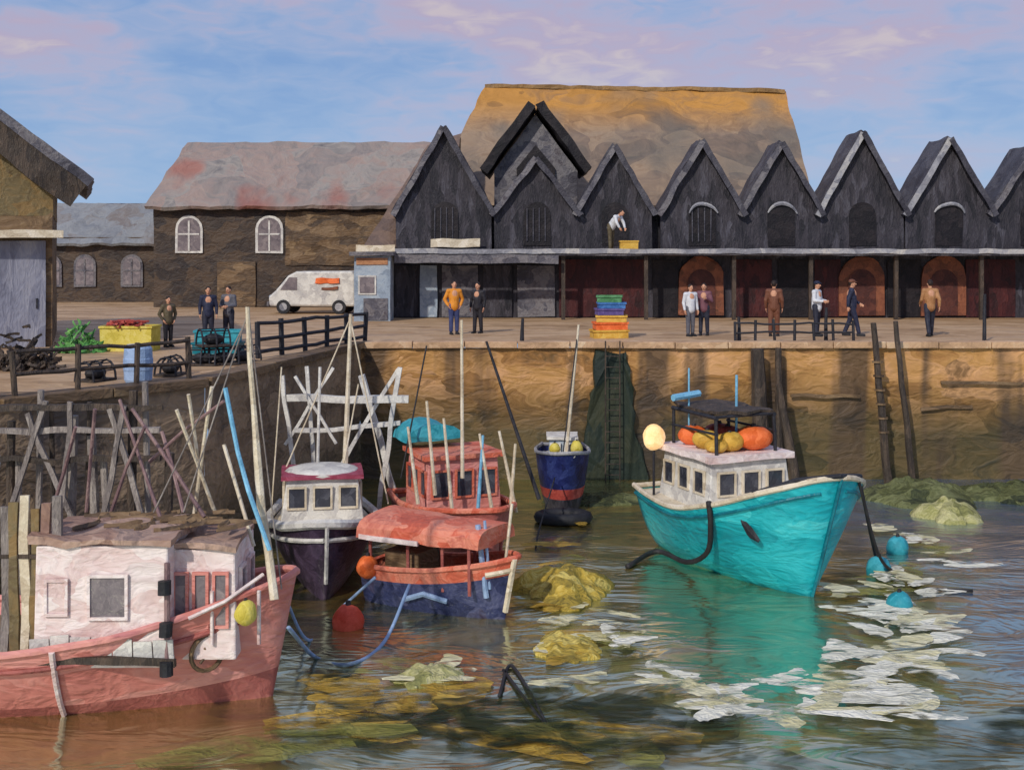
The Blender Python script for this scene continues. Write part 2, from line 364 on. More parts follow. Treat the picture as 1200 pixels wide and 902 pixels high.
pl=[(c.x-1.1,-.3),(c.x+1.2,-.3),(c.x+.95,.9),(c.x+.7,1.8),(c.x+.66,2.8),(c.x+.45,3.95),(c.x-.45,3.95),(c.x-.65,2.6),(c.x-.75,1.5),(c.x-.95,.8)]
b.prism(pl,36.80,36.95); b.build('recess_shadow_panel',M_recshade,qw,world=True,wob=.2,fr=2,maxlen=.35)  # flat panel on the wall face, shadow painted in as dark green colour
b=MB()
for x,z,l in((8.6,2.6,2.1),(13.2,3.0,2.6),(12.6,2.2,1.6),(20,2.7,2.4)): b.bar((x,36.85,z),(x+l,36.85,z+random.uniform(-.08,.08)),.06,.1)
b.build('timber_waler',M_brownwall,qw,world=True,wob=.06,maxlen=.5)
# ------------------------------------------------------------ building helpers
def arch_poly(cx,z0,w,h,n=8):
    r=w/2; P=[(cx-r,z0),(cx+r,z0)]
    for i in range(n+1):
        a=PI*i/n; P.append((cx+r*math.cos(a),z0+h-r+r*math.sin(a)))
    return P
def arch_win(parent,cx,y,z0,w,h,fm=M_white,gm=M_greyglass,name='window',mull=True):
    b=MB(); b.prism(arch_poly(cx,z0,w,h),y-.06,y+.02); f=b.build(name,fm,parent,world=True,wob=.03)
    b=MB(); b.prism(arch_poly(cx,z0+.12,w-.26,h-.26),y-.075,y-.05); p=b.build('pane',gm,None)
    p.parent=f; p.location=-parent.location
    if mull:
        b=MB(); b.box((cx,y-.09,z0+h*.45),(.09,.03,h*.8)); b.box((cx,y-.088,z0+h*.5),(w*.75,.03,.08))
        m=b.build('glazing_bar',fm,None); m.parent=f; m.location=-parent.location
    return f
def rect_part(parent,name,mat,x0,x1,z0,z1,y,th=.06,**k):
    b=MB(); b.box(((x0+x1)/2,y,(z0+z1)/2),(x1-x0,th,z1-z0)); return b.build(name,mat,parent,world=True,**k)
def roofslab(p0,p1,p2,p3,th=.15):
    a=[Vector(p) for p in(p0,p1,p2,p3)]; n=(a[1]-a[0]).cross(a[3]-a[0]).normalized()
    if n.z<0:n=-n
    b=MB(); vs=a+[p+n*th for p in a]
    b.add(vs,[(0,1,2,3),(4,5,6,7),(0,1,5,4),(1,2,6,5),(2,3,7,6),(3,0,4,7)]); return b
# ------------------------------------------------------------ market building
def X(px,D): return (px-600)/F*D
mk=thing('market_building','long black timber market hall with eight pointed gables above an open ground floor','building',(8,52,QZ))
b=MB(); b.box((13.4,56.2,QZ+1.4),(37.6,8,2.8)); b.build('wall',M_black,mk,world=True,wob=.02,maxlen=1.2)
b=MB(); b.box((13.4,51.6,7.02),(38.2,2.7,.2)); b.build('balcony_floor',M_slate,mk,world=True,wob=.03,maxlen=1)
b=MB(); b.box((13.4,50.2,7.1),(38.2,.1,.2)); b.build('balcony_edge',M_ledge,mk,world=True,wob=.05,maxlen=.8)
b=MB(); b.box((14.3,57,8.1),(36,6.2,2.0)); b.build('loft_wall',M_black,mk,world=True,wob=.02,maxlen=1)
for px in(660,757,860,950,1050,1150,1245):
    b=MB(); b.box((X(px,50.6),50.6,5.56),(.16,.16,2.72)); b.build('post',M_timber,mk,world=True,wob=.01)
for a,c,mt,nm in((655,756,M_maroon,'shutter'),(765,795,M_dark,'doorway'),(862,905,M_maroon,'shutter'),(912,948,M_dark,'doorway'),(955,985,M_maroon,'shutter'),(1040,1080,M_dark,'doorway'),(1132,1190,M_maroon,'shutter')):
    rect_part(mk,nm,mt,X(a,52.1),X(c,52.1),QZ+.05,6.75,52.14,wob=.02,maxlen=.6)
for px in(822,1010,1106):
    x=X(px,52)
    b=MB(); b.prism(arch_poly(x,QZ+.1,1.95,2.6,12),52.0,52.16); f=b.build('brick_arch',M_brick,mk,world=True,wob=.08,fr=1.6)
    b=MB(); b.prism(arch_poly(x,QZ+.12,1.2,2.0,10),51.97,52.01); p=b.build('arch_door',pm('rust_door',[(58,34,32),(82,46,40),(104,60,48)],scale=3),None); p.parent=f; p.location=-mk.location
for a,c,mt,nm in((462,488,M_black,'door'),(492,512,M_paleblue,'door'),(518,560,M_slate,'shutter'),(566,600,M_black,'door'),(606,650,M_slate,'door')):
    f=rect_part(mk,nm,mt,X(a,52),X(c,52),QZ+.05,6.5,52.1,wob=.04,maxlen=.6)
rect_part(mk,'fascia_sign',M_cream,X(503,52),X(562,52),7.28,7.66,52.7,wob=.08,maxlen=.4)
rect_part(mk,'fascia_board',M_slate,X(462,50),X(655,50),6.6,6.95,50.05,wob=.05,maxlen=.6)
GY=53.2
GP=[(520,150,56),(628,186,49),(720,172,44),(822,166,48),(915,168,46),(1010,156,50),(1112,163,50),(1212,172,50)]
for i,(px,py,hw) in enumerate(GP):
    cx=X(px,GY); pz=CZ+(HY-py)/F*GY; hw=hw/F*GY; ez=8.95; yy=GY+.02*i
    b=MB(); b.prism([(cx-hw,7.15),(cx+hw,7.15),(cx+hw,ez),(cx,pz-.12),(cx-hw,ez)],yy,yy+2.2)
    gb=b.build('gable',M_black,mk,world=True,wob=.04,maxlen=.9)
    def sub(mb,name,mat,**k):
        o_=mb.build(name,mat,None,**k); o_.parent=gb; o_.location=-mk.location; return o_
    for s in(-1,1):
        e=Vector((cx+s*(hw+.12),0,ez-.25)); t=Vector((cx,0,pz+.02))
        rb=roofslab((e.x,yy-.3-.01*s,e.z),(t.x,yy-.3-.01*s,t.z),(t.x,yy+2.2,t.z),(e.x,yy+2.2,e.z),.13)
        sub(rb,'gable_roof',M_gslate,wob=.08,maxlen=.5)
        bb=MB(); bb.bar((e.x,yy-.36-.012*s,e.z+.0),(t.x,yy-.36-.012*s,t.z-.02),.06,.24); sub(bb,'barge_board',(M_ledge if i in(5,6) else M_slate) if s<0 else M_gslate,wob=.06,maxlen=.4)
    bb=MB(); bb.prism(arch_poly(cx+.05,7.35,1.2,1.95,8),yy-.05,yy+.01); sub(bb,'loft_door',M_dark,wob=.04)
    if i in(3,4,6):
        pts=[Vector((cx+.05+.7*math.cos(a),yy-.12,8.6+.62*math.sin(a))) for a in [PI*(.12+.76*k/10) for k in range(11)]]
        bb=MB(); bb.tube(pts,[.03+.06*math.sin(PI*k/10) for k in range(11)],6); sub(bb,'door_hood',M_ledge,wob=.08)
    if i in(0,1,3):
        bb=MB()
        for k in range(4): bb.box((cx-.4+.27*k,yy-.09,8.3+.0*k),(.05,.03,1.5))
        sub(bb,'door_batten',M_gslate,wob=.04)
cx=X(628,56); b=MB(); b.prism([(cx-1.95,8),(cx+1.95,8),(cx+1.95,10.9),(cx,13.55),(cx-1.95,10.9)],56.2,59); dm=b.build('dormer',M_slate,mk,world=True,wob=.05,maxlen=.8)
for s in(-1,1):
    rb=roofslab((cx+s*2.25,55.4-.01*s,10.75),(cx,55.4-.01*s,13.85),(cx,60,13.85),(cx+s*2.25,60,10.75),.42); o_=rb.build('dormer_roof',M_dark,None,wob=.1,maxlen=.5); o_.parent=dm; o_.location=-mk.location
b=MB(); b.prism([(cx-.9,9.5),(cx+.9,9.5),(cx+.9,11.0),(cx,12.1),(cx-.9,11.0)],56.05,56.19); o_=b.build('dormer_door',M_dark,None,wob=.02); o_.parent=dm; o_.location=-mk.location
b=roofslab((X(424,52.5),52.6,7.1),(X(508,54),54.2,7.2),(X(540,60),60,12.9),(X(500,60),60,12.3),.2); b.build('side_roof',M_siderow,mk,world=True,wob=.08,maxlen=.7)
b=MB(); b.add([(X(430,52.8),52.8,4.2),(X(508,54),54.2,4.2),(X(540,60),60,4.2),(X(500,60),60,4.2)]+[(X(430,52.8),52.8,7.1),(X(508,54),54.2,7.2),(X(540,60),60,12.85),(X(502,60),60,12.25)],[(0,1,2,3),(0,1,5,4),(1,2,6,5),(2,3,7,6),(3,0,4,7)]); b.build('side_wall',M_brownwall,mk,world=True)
# ------------------------------------------------------------ warehouse with big roof
wh=thing('warehouse','large warehouse with tall ochre brown tiled roof rising behind the black gables','building',(6,62,QZ))
b=MB(); b.box((5.2,66,6.8),(18.6,14,5.2)); b.build('wall',M_darkwall,wh,world=True)
b=MB(); zr=16.2
vs=[(-4.5,60.4,9.2),(15.4,60.4,9.2),(15.1,66,zr-.2),(-1.5,66,zr+.1),(-4.5,74,9.2),(15.1,74,9.2)]
b.add(vs,[(0,1,2,3),(0,3,4),(3,2,5,4),(1,5,2),(0,4,5,1)]); b.build('roof',M_roofbrown,wh,world=True,wob=.12,fr=.8,maxlen=.9)
b=MB(); b.bar((-1.5,66,zr+.1),(15.1,66,zr-.2),.3,.22); b.build('ridge_tiles',pm('ridge',[(120,92,58),(164,126,76)],scale=1),wh,world=True,wob=.1,maxlen=.8)
# ------------------------------------------------------------ barn
bn=thing('barn','long low brown barn with pinkish grey roof and two white arched windows','building',(-11,63,QZ))
b=MB(); b.box((-11.4,68,7.0),(15,10,5.6)); b.build('wall',M_darkwall,bn,world=True,wob=.03,maxlen=1)
b=roofslab((-19.2,62.5,9.35),(-3.6,62.5,9.35),(-3.6,68,13.2),(-18.4,68,13.2),.2); b.build('roof',M_barnroof,bn,world=True,wob=.12,maxlen=.9)
b=roofslab((-19.2,73.5,9.35),(-3.6,73.5,9.35),(-3.6,68,13.2),(-18.4,68,13.2),.2); b.build('roof_back',M_barnroof,bn,world=True)
b=MB(); b.prism([(0,9.5),(10,9.5),(5,13.0)],-.1,.1)
b.v=[Vector((-18.3+v.y,63+v.x,v.z)) for v in b.v]; b.build('gable_wall',M_brownwall,bn,world=True)
for px in(222,316): arch_win(bn,X(px,63),62.97,7.05,1.45,2.0)
rect_part(bn,'stone_panel',M_brownwall,X(335,63),X(452,63),6.4,9.2,62.94,wob=.1,maxlen=.5)
rect_part(bn,'door',M_brownwall,X(255,63),X(300,63),QZ,6.6,62.93,wob=.03,maxlen=.5)
# ------------------------------------------------------------ far house
fh=thing('cottage','low distant grey roofed cottage with three pale arched windows','building',(-24,70,QZ))
b=MB(); b.box((-24,73,6.1),(11,6,3.8)); b.build('wall',M_darkwall,fh,world=True)
b=roofslab((-30,69.6,7.5),(-18.2,69.6,7.5),(-18.2,73,10),(-30,73,10),.15); b.build('roof',pm('far_slate',[(110,112,118),(138,140,142),(120,112,108)],scale=1),fh,world=True,wob=.12,maxlen=.7)
b=roofslab((-30,76.4,7.5),(-18.2,76.4,7.5),(-18.2,73,10),(-30,73,10),.15); b.build('roof_back',M_slate,fh,world=True)
for px in(100,155,60): arch_win(fh,X(px,70),69.96,5.1,1.3,1.9,M_slate,M_greyglass)
# ------------------------------------------------------------ left building (rotated)
lb=thing('boat_shed','ochre and brown gabled shed with tall grey sliding doors at the left edge','building',(-13.7,35.6,QZ),math.radians(20))
def L(mb,n,m,**k): return mb.build(n,m,lb,**k)
b=MB(); b.box((-4.5,4,2.1),(9,8,4.2)); L(b,'wall',M_brownwall,wob=.03,maxlen=.8)
b=MB(); b.prism([(-9,3.9),(0.02,3.9),(.02,4.75),(-4.5,8.3),(-9,4.75)],-.02,8); L(b,'gable_wall',M_ochre,wob=.03,maxlen=.6)
for s in(-1,1):
    e=-4.5+s*5.5; rb=roofslab((e,-.7-.01*s,4.75),(-4.5,-.7-.01*s,9.0),(-4.5,8.5,9.0),(e,8.5,4.75),.28); L(rb,'roof',M_slate,wob=.05,maxlen=.7)
    bb=MB(); bb.bar((-4.5+s*5.3,-.6,4.55),(-4.5,-.6,8.65),.1,1.0); L(bb,'barge_board',M_timber,wob=.08,maxlen=.5)
b=MB(); b.box((-4.4,-.35,3.35),(9.4,.8,.22)); L(b,'ledge',M_cream,wob=.04,maxlen=.6)
for x in(-.92,-2.47,-4.02): 
    b=MB(); b.box((x,-.08,1.58),(1.48,.1,3.12)); d_=L(b,'door',M_greydoor,wob=.03,maxlen=.5)
    h_=MB(); h_.box((x+.5,-.15,1.3),(.05,.05,.3)); hh=h_.build('handle',M_iron,d_)
b=MB(); b.box((-2.4,-.05,5.3),(1.5,.08,1.2)); L(b,'hatch',M_brownwall,wob=.02)
# ------------------------------------------------------------ kiosk
kx=X(436,49.5)
ks=thing('kiosk','small pale blue grey kiosk with flat roof beside the white van','kiosk',(kx,50.2,QZ))
b=MB(); b.box((0,0,1.35),(1.5,1.4,2.7)); ks_w=b.build('wall',M_paleblue,ks,wob=.02,maxlen=.5)
b=MB(); b.box((0,-.1,2.8),(1.85,1.8,.16)); b.build('roof',M_slate,ks,wob=.03,maxlen=.5)
b=MB(); b.box((0,-.72,2.48),(1.3,.05,.28)); b.build('sign_board',pm('tan_board',[(150,100,70),(190,140,100)],scale=5),ks)
b=MB(); b.box((.15,-.85,3.02),(1.6,.06,.28)); b.build('roof_sign',M_cream,ks,wob=.03,maxlen=.3)
b=MB(); b.box((-.2,-.72,1.5),(.75,.05,.8)); p=b.build('window',M_white,ks); b=MB(); b.box((-.2,-.75,1.5),(.6,.03,.66)); b.build('pane',M_greyglass,p)
b=MB(); b.box((.15,-.72,.5),(1.0,.05,.9)); b.build('panel',M_slate,ks)
# ------------------------------------------------------------ van
vl=Q(371,56.5)
van=thing('parked_van','white delivery van with orange and brown side mark parked before the barn','van',vl,math.radians(-6))
prof=[(-2.05,.35),(-2.08,.8),(-1.75,1.08),(-1.15,1.78),(-.75,1.98),(1.9,2.0),(2.05,1.8),(2.08,.35)]
b=MB(); b.prism(prof,-.85,.85); b.build('body',M_white,van,bevel=.1)
b=MB(); b.prism([(-1.5,1.12),(-1.08,1.7),(-.7,1.7),(-.7,1.12)],-.875,-.84); b.build('side_window',M_greyglass,van)
b=MB(); b.add([(-1.74,-.68,1.13),(-1.74,.68,1.13),(-1.2,.6,1.77),(-1.2,-.6,1.77)],[(0,1,2,3)]); b.v=[v+Vector((-.03,0,.02)) for v in b.v]; b.build('windscreen',M_glass,van)
b=MB(); b.box((.75,-.885,1.55),(1.15,.04,.26)); b.build('side_mark',M_orangebright,van,wob=.06,fr=3,maxlen=.2)
b=MB(); b.box((.85,-.887,1.2),(.8,.04,.13)); b.build('side_mark',M_brick,van,wob=.06,fr=3,maxlen=.2)
for x in(-1.35,1.3):
    for s in(-1,1):
        b=MB(); b.tube([(x,s*.7,.33),(x,s*.9,.33)],.33,16); wv=b.build('wheel',M_rubber,van)
        b=MB(); b.tube([(x,s*.89,.33),(x,s*.915,.33)],.19,12); b.build('rim',M_ledge,wv)
b=MB(); b.box((-2.1,0,.45),(.12,1.7,.22)); b.build('bumper',M_slate,van,bevel=.03)
for s in(-1,1):
    b=MB(); b.ell((-2.05,s*.6,.78),(.06,.16,.1)); b.build('headlight',M_paleblue,van)
# ------------------------------------------------------------ railings
def railing(label,p0,p1,h,n,rails=(1,.5),mat=M_iron,r=.045):
    p0=Vector(p0);p1=Vector(p1); t=thing('railing',label,'railing',(p0+p1)/2)
    for i in range(n+1):
        p=p0.lerp(p1,i/n); b=MB(); b.tube([p,p+Vector((random.uniform(-.05,.05),0,h+random.uniform(0,.12)))],r*1.3,7); b.build('post',mat,t,world=True,wob=.02)
    for k in rails:
        b=MB(); b.tube([p0.lerp(p1,j/8)+Vector((0,0,h*k+random.uniform(-.04,.04))) for j in range(9)],r,6); b.build('rail',mat,t,world=True)
    return t
railing('black post and rail fence on the quay in front of the white van',Q(302,31.5),Q(428,37.4),.95,5,(.95,.55,.2),r=.055)
railing('grey timber railing along the quay edge in front of the grey sliding doors',(-13.5,22.05,QZ),(-9.75,22.5,QZ),1.0,5,(1,.66,.33),r=.055,mat=M_timber)
railing('grey timber railing along the angled quay edge beside the blue drum',(-9.45,22.7,QZ),(-7.0,25.9,QZ),.85,3,(1,.5),r=.045,mat=M_timber)
railing('low black railing on quay edge below the man in white',Q(862,37.5),Q(1000,37.5),.62,6,(.95,.5),r=.035)
# ------------------------------------------------------------ people
def person(label,loc,rz,top,legs,pose='stand',hat=None,H=1.75,hairm=None):
    t=thing('person',label,'person',loc,rz); s=H/1.75
    lean={'lean':.75,'lean2':.25}.get(pose,0)
    def R(x,y,z):
        if z>.95:
            dz=z-.95; return Vector((x,y-math.sin(lean)*dz-(0),.95+math.cos(lean)*dz))*s
        return Vector((x,y+ (0.12 if lean>.5 else 0)*(z/.95),z))*s
    hips=R(0,0,.95)
    st={'walk':.22,'stride':.3}.get(pose,.04)
    hip=[Vector((k*.09,0,.93))*s for k in(-1,1)]
    if lean>.5: hips=Vector((0,.0,.95))*s
    knee=[Vector((-.1,-st*.6,.5))*s,Vector((.1,st*.25,.49))*s]
    ank=[Vector((-.11,-st,.09))*s,Vector((.11,st,.1))*s]
    sh=[R(k*.185,0,1.41) for k in(-1,1)]
    if pose=='hold': el=[R(k*.25,-.03,1.14) for k in(-1,1)]; hd=[R(k*.12,-.28,1.12) for k in(-1,1)]
    elif pose=='pockets': el=[R(k*.3,.06,1.14) for k in(-1,1)]; hd=[Vector((k*.2,-.05,.93))*s for k in(-1,1)]
    elif pose=='lean': 
        el=[sh[0]+Vector((-.06,-.12,-.25)),sh[1]+Vector((.06,-.12,-.25))]; hd=[sh[0]+Vector((0,-.22,-.46)),sh[1]+Vector((0,-.22,-.46))]
    elif pose in('walk','stride'): el=[R(-.25,.1,1.14),R(.25,-.02,1.14)]; hd=[R(-.25,.12,.96)+Vector((0,-.02,-.05)),R(.23,-.24,1.0)]
    elif pose=='onehand': el=[R(-.26,.0,1.13),R(.26,-.02,1.14)]; hd=[Vector((-.25,-.06,.88))*s,R(.1,-.26,1.25)]
    else: el=[R(k*.25,.02,1.13) for k in(-1,1)]; hd=[Vector((k*.25,-.06,.88))*s for k in(-1,1)]
    hc=R(0,-.02,1.625); nk=R(0,0,1.49)
    b=MB()
    b.cap(hips,R(0,0,1.32),.13*s,.15*s); b.cap(R(-.1,0,1.38),R(.1,0,1.38),.09*s); b.cap(R(0,0,1.4),R(0,-.01,1.56),.055*s)
    b.ell(hc,(.077*s,.095*s,.115*s)); b.ell(hc+Vector((0,-.02,-.06))*s,(.055*s,.07*s,.06*s))
    b.cap(hc+Vector((0,-.09,.02))*s,hc+Vector((0,-.115,-.02))*s,.012*s,.018*s)
    for k in(-1,1): b.ell(hc+Vector((k*.078,.0,0))*s,(.014,.022,.032))
    for i in(0,1):
        k=(-1,1)[i]
        b.cap(hip[i],knee[i],.085*s,.058*s); b.cap(knee[i],ank[i],.057*s,.038*s); b.cap(ank[i]+Vector((0,.03,-.04)),ank[i]+Vector((0,-.16,-.055)),.038,.03)
        b.cap(sh[i],el[i],.052*s,.042*s); b.cap(el[i],hd[i],.04*s,.028*s)
        d=(hd[i]-el[i]).normalized(); sd_=Vector((0,1,0)) if abs(d.z)>.6 else Vector((0,0,1)); sd_=(sd_-d*sd_.dot(d)).normalized()
        inn=d.cross(sd_); inn=inn if inn.x*k<0 else -inn
        b.cap(hd[i]+d*.02+sd_*.018,hd[i]+d*.075+sd_*.022,.02,.02); b.cap(hd[i]+d*.02-sd_*.018,hd[i]+d*.075-sd_*.022,.02,.02)
        for j,ln in enumerate((.07,.085,.08,.06)):
            a0=hd[i]+d*.09+sd_*(-.033+.022*j); m0=a0+d*ln*.55+inn*.008; b.cap(a0,m0,.0095,.009); b.cap(m0,m0+d*ln*.38+inn*ln*.35,.009,.008)
        th=hd[i]+d*.035-sd_*.035; b.cap(th,th-sd_*.028+d*.035,.011,.01); b.cap(th-sd_*.028+d*.035,th-sd_*.03+d*.065+inn*.012,.01,.009)
    b.build('body',M_skin,t,mods=[remesh(.0105)])
    c=MB(); c.cap(hips-Vector((0,0,.04)),R(0,0,1.2),.165*s,.16*s); c.cap(R(-.03,0,1.2),R(-.07,0,1.36),.15*s,.11*s); c.cap(R(.03,0,1.2),R(.07,0,1.36),.15*s,.11*s); c.cap(sh[0],sh[1],.085*s)
    c.cap(R(0,0,1.42),R(0,0,1.47),.08*s,.065*s)
    for i in(0,1):
        c.cap(sh[i],el[i],.075*s,.062*s); c.cap(el[i],el[i].lerp(hd[i],.9),.06*s,.046*s)
    c.build('jacket',top,t,mods=[remesh(.02)])
    c=MB(); c.cap(hip[0]+Vector((.03,0,.03)),hip[1]+Vector((-.03,0,.03)),.125*s)
    for i in(0,1): c.cap(hip[i],knee[i],.108*s,.078*s); c.cap(knee[i],ank[i].lerp(knee[i],.08),.077*s,.066*s)
    c.build('trousers',legs,t,mods=[remesh(.02)])
    for i in(0,1):
        c=MB(); c.cap(ank[i]+Vector((0,.04,-.045)),ank[i]+Vector((0,-.17,-.055)),.05,.042); c.box(ank[i]+Vector((0,-.065,-.085)),(.09,.28,.03)); c.build('shoe',M_rubber,t,smooth=False)
    c=MB(); c.ell(hc+Vector((0,.018,.022))*s,(.086*s,.098*s,.112*s)); 
    c.v=[v if (v.z>hc.z-.0 or v.y>hc.y+.03) else Vector((v.x*.82,max(v.y,hc.y+.0),v.z)) for v in c.v]
    c.build('hair',hairm or M_hairm,t,smooth=True)
    if hat:
        c=MB(); c.ell(hc+Vector((0,.01,.075))*s,(.1*s,.11*s,.07*s)); c.ell(hc+Vector((0,-.07,.06))*s,(.08*s,.09*s,.012)); c.build('cap',hat,t,smooth=True)
    for k in(-1,1):
        c=MB(); c.ell(hc+Vector((k*.03,-.088,.012))*s,(.012,.008,.008)); c.build('eye',M_eye,t)
    c=MB(); c.ell(hc+Vector((0,-.094,-.055))*s,(.024,.006,.006)); c.build('mouth',M_red,t)
    return t
def cl(n,c): return simple(n,c,14,scale=9,bump=.3)
c_or=cl('orange_cloth',(216,140,48)); c_bk=cl('black_cloth',(38,36,42)); c_wh=cl('white_cloth',(208,210,214)); c_br=cl('brown_cloth',(112,70,52)); c_nv=cl('navy_cloth',(40,44,66))
c_dk=cl('dark_denim',(42,44,58)); c_tn=cl('tan_cloth',(164,118,78)); c_gy=cl('grey_cloth',(92,92,100)); c_bl=cl('blue_denim',(60,68,108)); c_mv=cl('mauve_cloth',(112,72,82)); c_ol=cl('olive_cloth',(90,80,60))
person('person in orange jacket and dark trousers standing on the quay, hands in pockets',Q(532,41.2),.3,c_or,c_bl,'pockets',H=1.85)
person('person all in black standing beside the one in orange',Q(560,41.8),-.4,c_bk,c_bk,'stand',H=1.78)
person('person in white top standing close beside a companion in dark mauve',Q(809,40.2),.4,c_wh,c_gy,'stand',H=1.75)
person('person in dark mauve jacket just right of the one in white top',Q(825,40.6),-.3,c_mv,c_dk,'onehand',H=1.78)
person('person in brown coat standing alone, left of the one in bright white jacket',Q(907,40.2),PI*.9,c_br,c_br,'stand',H=1.88)
person('person in bright white jacket and dark trousers holding something, hands forward',Q(957,40.2),.9,c_wh,c_dk,'hold',hat=c_nv,H=1.85)
person('person in navy clothes mid stride near the middle brick arch',Q(998,40.4),1.3,c_nv,c_nv,'walk',hat=c_br,H=1.9)
person('person in tan jacket and dark trousers walking away at right of quay',Q(1090,40.2),PI,c_tn,c_dk,'walk',H=1.9)
person('person in white shirt bending over a wooden box on the balcony',(X(716,51),51.0,7.12),.9,c_wh,c_ol,'lean',H=1.95)
person('left one of two dark clothed figures standing near the teal crates',Q(244,37.2),.3,c_nv,c_dk,'stand',H=1.75)
person('right one of two dark clothed figures near the teal crates, arms folded forward',Q(268,37.8),-.3,c_gy,c_dk,'hold',H=1.75)
person('person in dark olive coat standing beside the yellow fish bin',Q(197,35.5),.7,c_ol,c_bk,'pockets',H=1.5)
# ------------------------------------------------------------ quay clutter
def fishbox(label,loc,d,mat,rz=0,group=None,name='fish_box'):
    t=thing(name,label,'crate',loc,rz,group); w_,l_,h_=d
    b=MB(); th=.035
    b.box((0,0,th/2),(w_,l_,th)); 
    for s in(-1,1): b.box((0,s*(l_/2-th/2),h_/2+th/2),(w_,th,h_-th)); b.box((s*(w_/2-th/2),0,h_/2+th/2),(th,l_-2*th,h_-th))
    b.build('tub',mat,t,wob=.012)
    b=MB()
    for s in(-1,1): b.box((0,s*(l_/2+.012),h_-.03),(w_+.06,.05,.06)); b.box((s*(w_/2+.012),0,h_-.03),(.05,l_-.02,.06))
    b.build('rim',mat,t,wob=.01); return t
sx_,sy_=Q(715,39.6).x,39.6; z=QZ
for lab,dd,m_ in (('yellow fish box at the bottom of the colourful stack',(1.15,.8,.27),M_yellowo),('orange fish box second from bottom of the stack',(1.05,.75,.25),M_orangebright),('yellow fish box in the middle of the colourful stack',(.98,.72,.22),M_yellowo),('purple fish box third from top of the stack',(.84,.65,.22),simple('violet_plastic',(100,84,140),20)),('blue fish box second from top of the stack',(.88,.66,.2),M_blue),('green fish box on top of the colourful stack',(.8,.62,.22),simple('green_plastic',(76,130,84),22))):
    fishbox(lab,(sx_+random.uniform(-.05,.05),sy_,z),dd,m_,random.uniform(-.15,.15)); z+=dd[2]+.004
fishbox('small wooden box at the feet of the bending person on the balcony',(X(737,50.7),50.75,7.13),(.75,.5,.42),M_yellowo)
fishbox('large yellow fish bin heaped with red netting on left quay',Q(153,34.2),(1.45,.9,.72),M_yellow)
b=MB()
for i in range(60):
    p=Q(150,34.2)+Vector((random.uniform(-.55,.45),random.uniform(-.3,.3),.66+random.random()*.18)); b.stroke(p,random.uniform(0,6),.4,.09,random.uniform(-2,2),.04)
tag(b.build('net_heap',M_red),'red netting heaped in the yellow fish bin','net')
b=MB()
for i in range(150):
    a=random.uniform(0,6.28); rr=random.random()**.5; p=Q(93,33.6)+Vector((rr*.55*math.cos(a),rr*.5*math.sin(a),.05+(1-rr)*.95*random.random()))
    b.stroke(p,random.uniform(0,6),.35,.09,random.uniform(-2,2),.04,nrm=(random.uniform(-1,1),random.uniform(-1,0),.7))
tag(b.build('net_heap',M_green),'bright green heap of fishing net left of the yellow bin','net')
b=MB()
for i in range(160):
    a=random.uniform(0,6.28); rr=random.random()**.5; p=Q(28,28.5)+Vector((rr*.8*math.cos(a),rr*.5*math.sin(a),.05+(1-rr)*1.0*random.random()))
    b.stroke(p,random.uniform(0,6),.4,.1,random.uniform(-2,2),.05,nrm=(random.uniform(-1,1),random.uniform(-1,0),.7))
tag(b.build('net_heap',M_timber),'grey brown heap of old net before the grey sliding doors','net')
fishbox('upper teal crate of two stacked before the dark clothed pair',Q(256,33.2)+Vector((0,0,.33)),(1.2,.7,.32),M_teal,.1,name='crate')
fishbox('lower teal crate of two stacked before the dark clothed pair',Q(256,33.2),(1.25,.75,.32),M_turqd,-.05,name='crate')
dr=thing('drum','pale blue plastic drum standing at the quay edge on the left','drum',Q(162,25.6))
b=MB(); b.tube([(0,0,0),(0,0,.06),(0,0,.25),(0,0,.27),(0,0,.5),(0,0,.52),(0,0,.72),(0,0,.78)],[.26,.29,.3,.31,.31,.3,.29,.25],16); b.build('barrel',simple('pale_blue_plastic',(148,172,206),16),dr,smooth=False)
b=MB(); b.tube([(0,0,.775),(0,0,.81)],.24,16); b.build('lid',M_white,dr)
def pot(label,loc,rz):
    t=thing('lobster_pot',label,'lobster pot',loc,rz,'black lobster pots on the quay')
    b=MB()
    for x in(-.35,0,.35): b.tube([(x,.25*math.cos(a),.02+.42*math.sin(a)) for a in [PI*k/8 for k in range(9)]],.025,6)
    for a in[PI*k/6 for k in range(7)]: b.tube([(-.36,.25*math.cos(a),.02+.42*math.sin(a)),(.36,.25*math.cos(a),.02+.42*math.sin(a))],.014,5)
    b.build('frame',M_iron,t); b=MB(); b.box((0,0,.03),(.74,.52,.05)); b.build('base',M_timber,t)
    b=MB(); b.ell((0,0,.18),(.28,.18,.14)); b.build('netting',M_rope,t)
PL=['leftmost black lobster pot of the lower row','middle black lobster pot of the lower row','black lobster pot on top of two others behind the blue drum','rightmost black lobster pot by the rail fence','black lobster pot alone left of the blue drum','black lobster pot just right of the blue drum']
for k,(px,DD,zz) in enumerate(((238,29.5,0),(262,29.7,0),(250,29.6,.46),(286,30.2,0),(112,25.8,0),(200,27.0,0))):
    pot(PL[k],Q(px,DD)+Vector((0,0,zz)),.3*k)
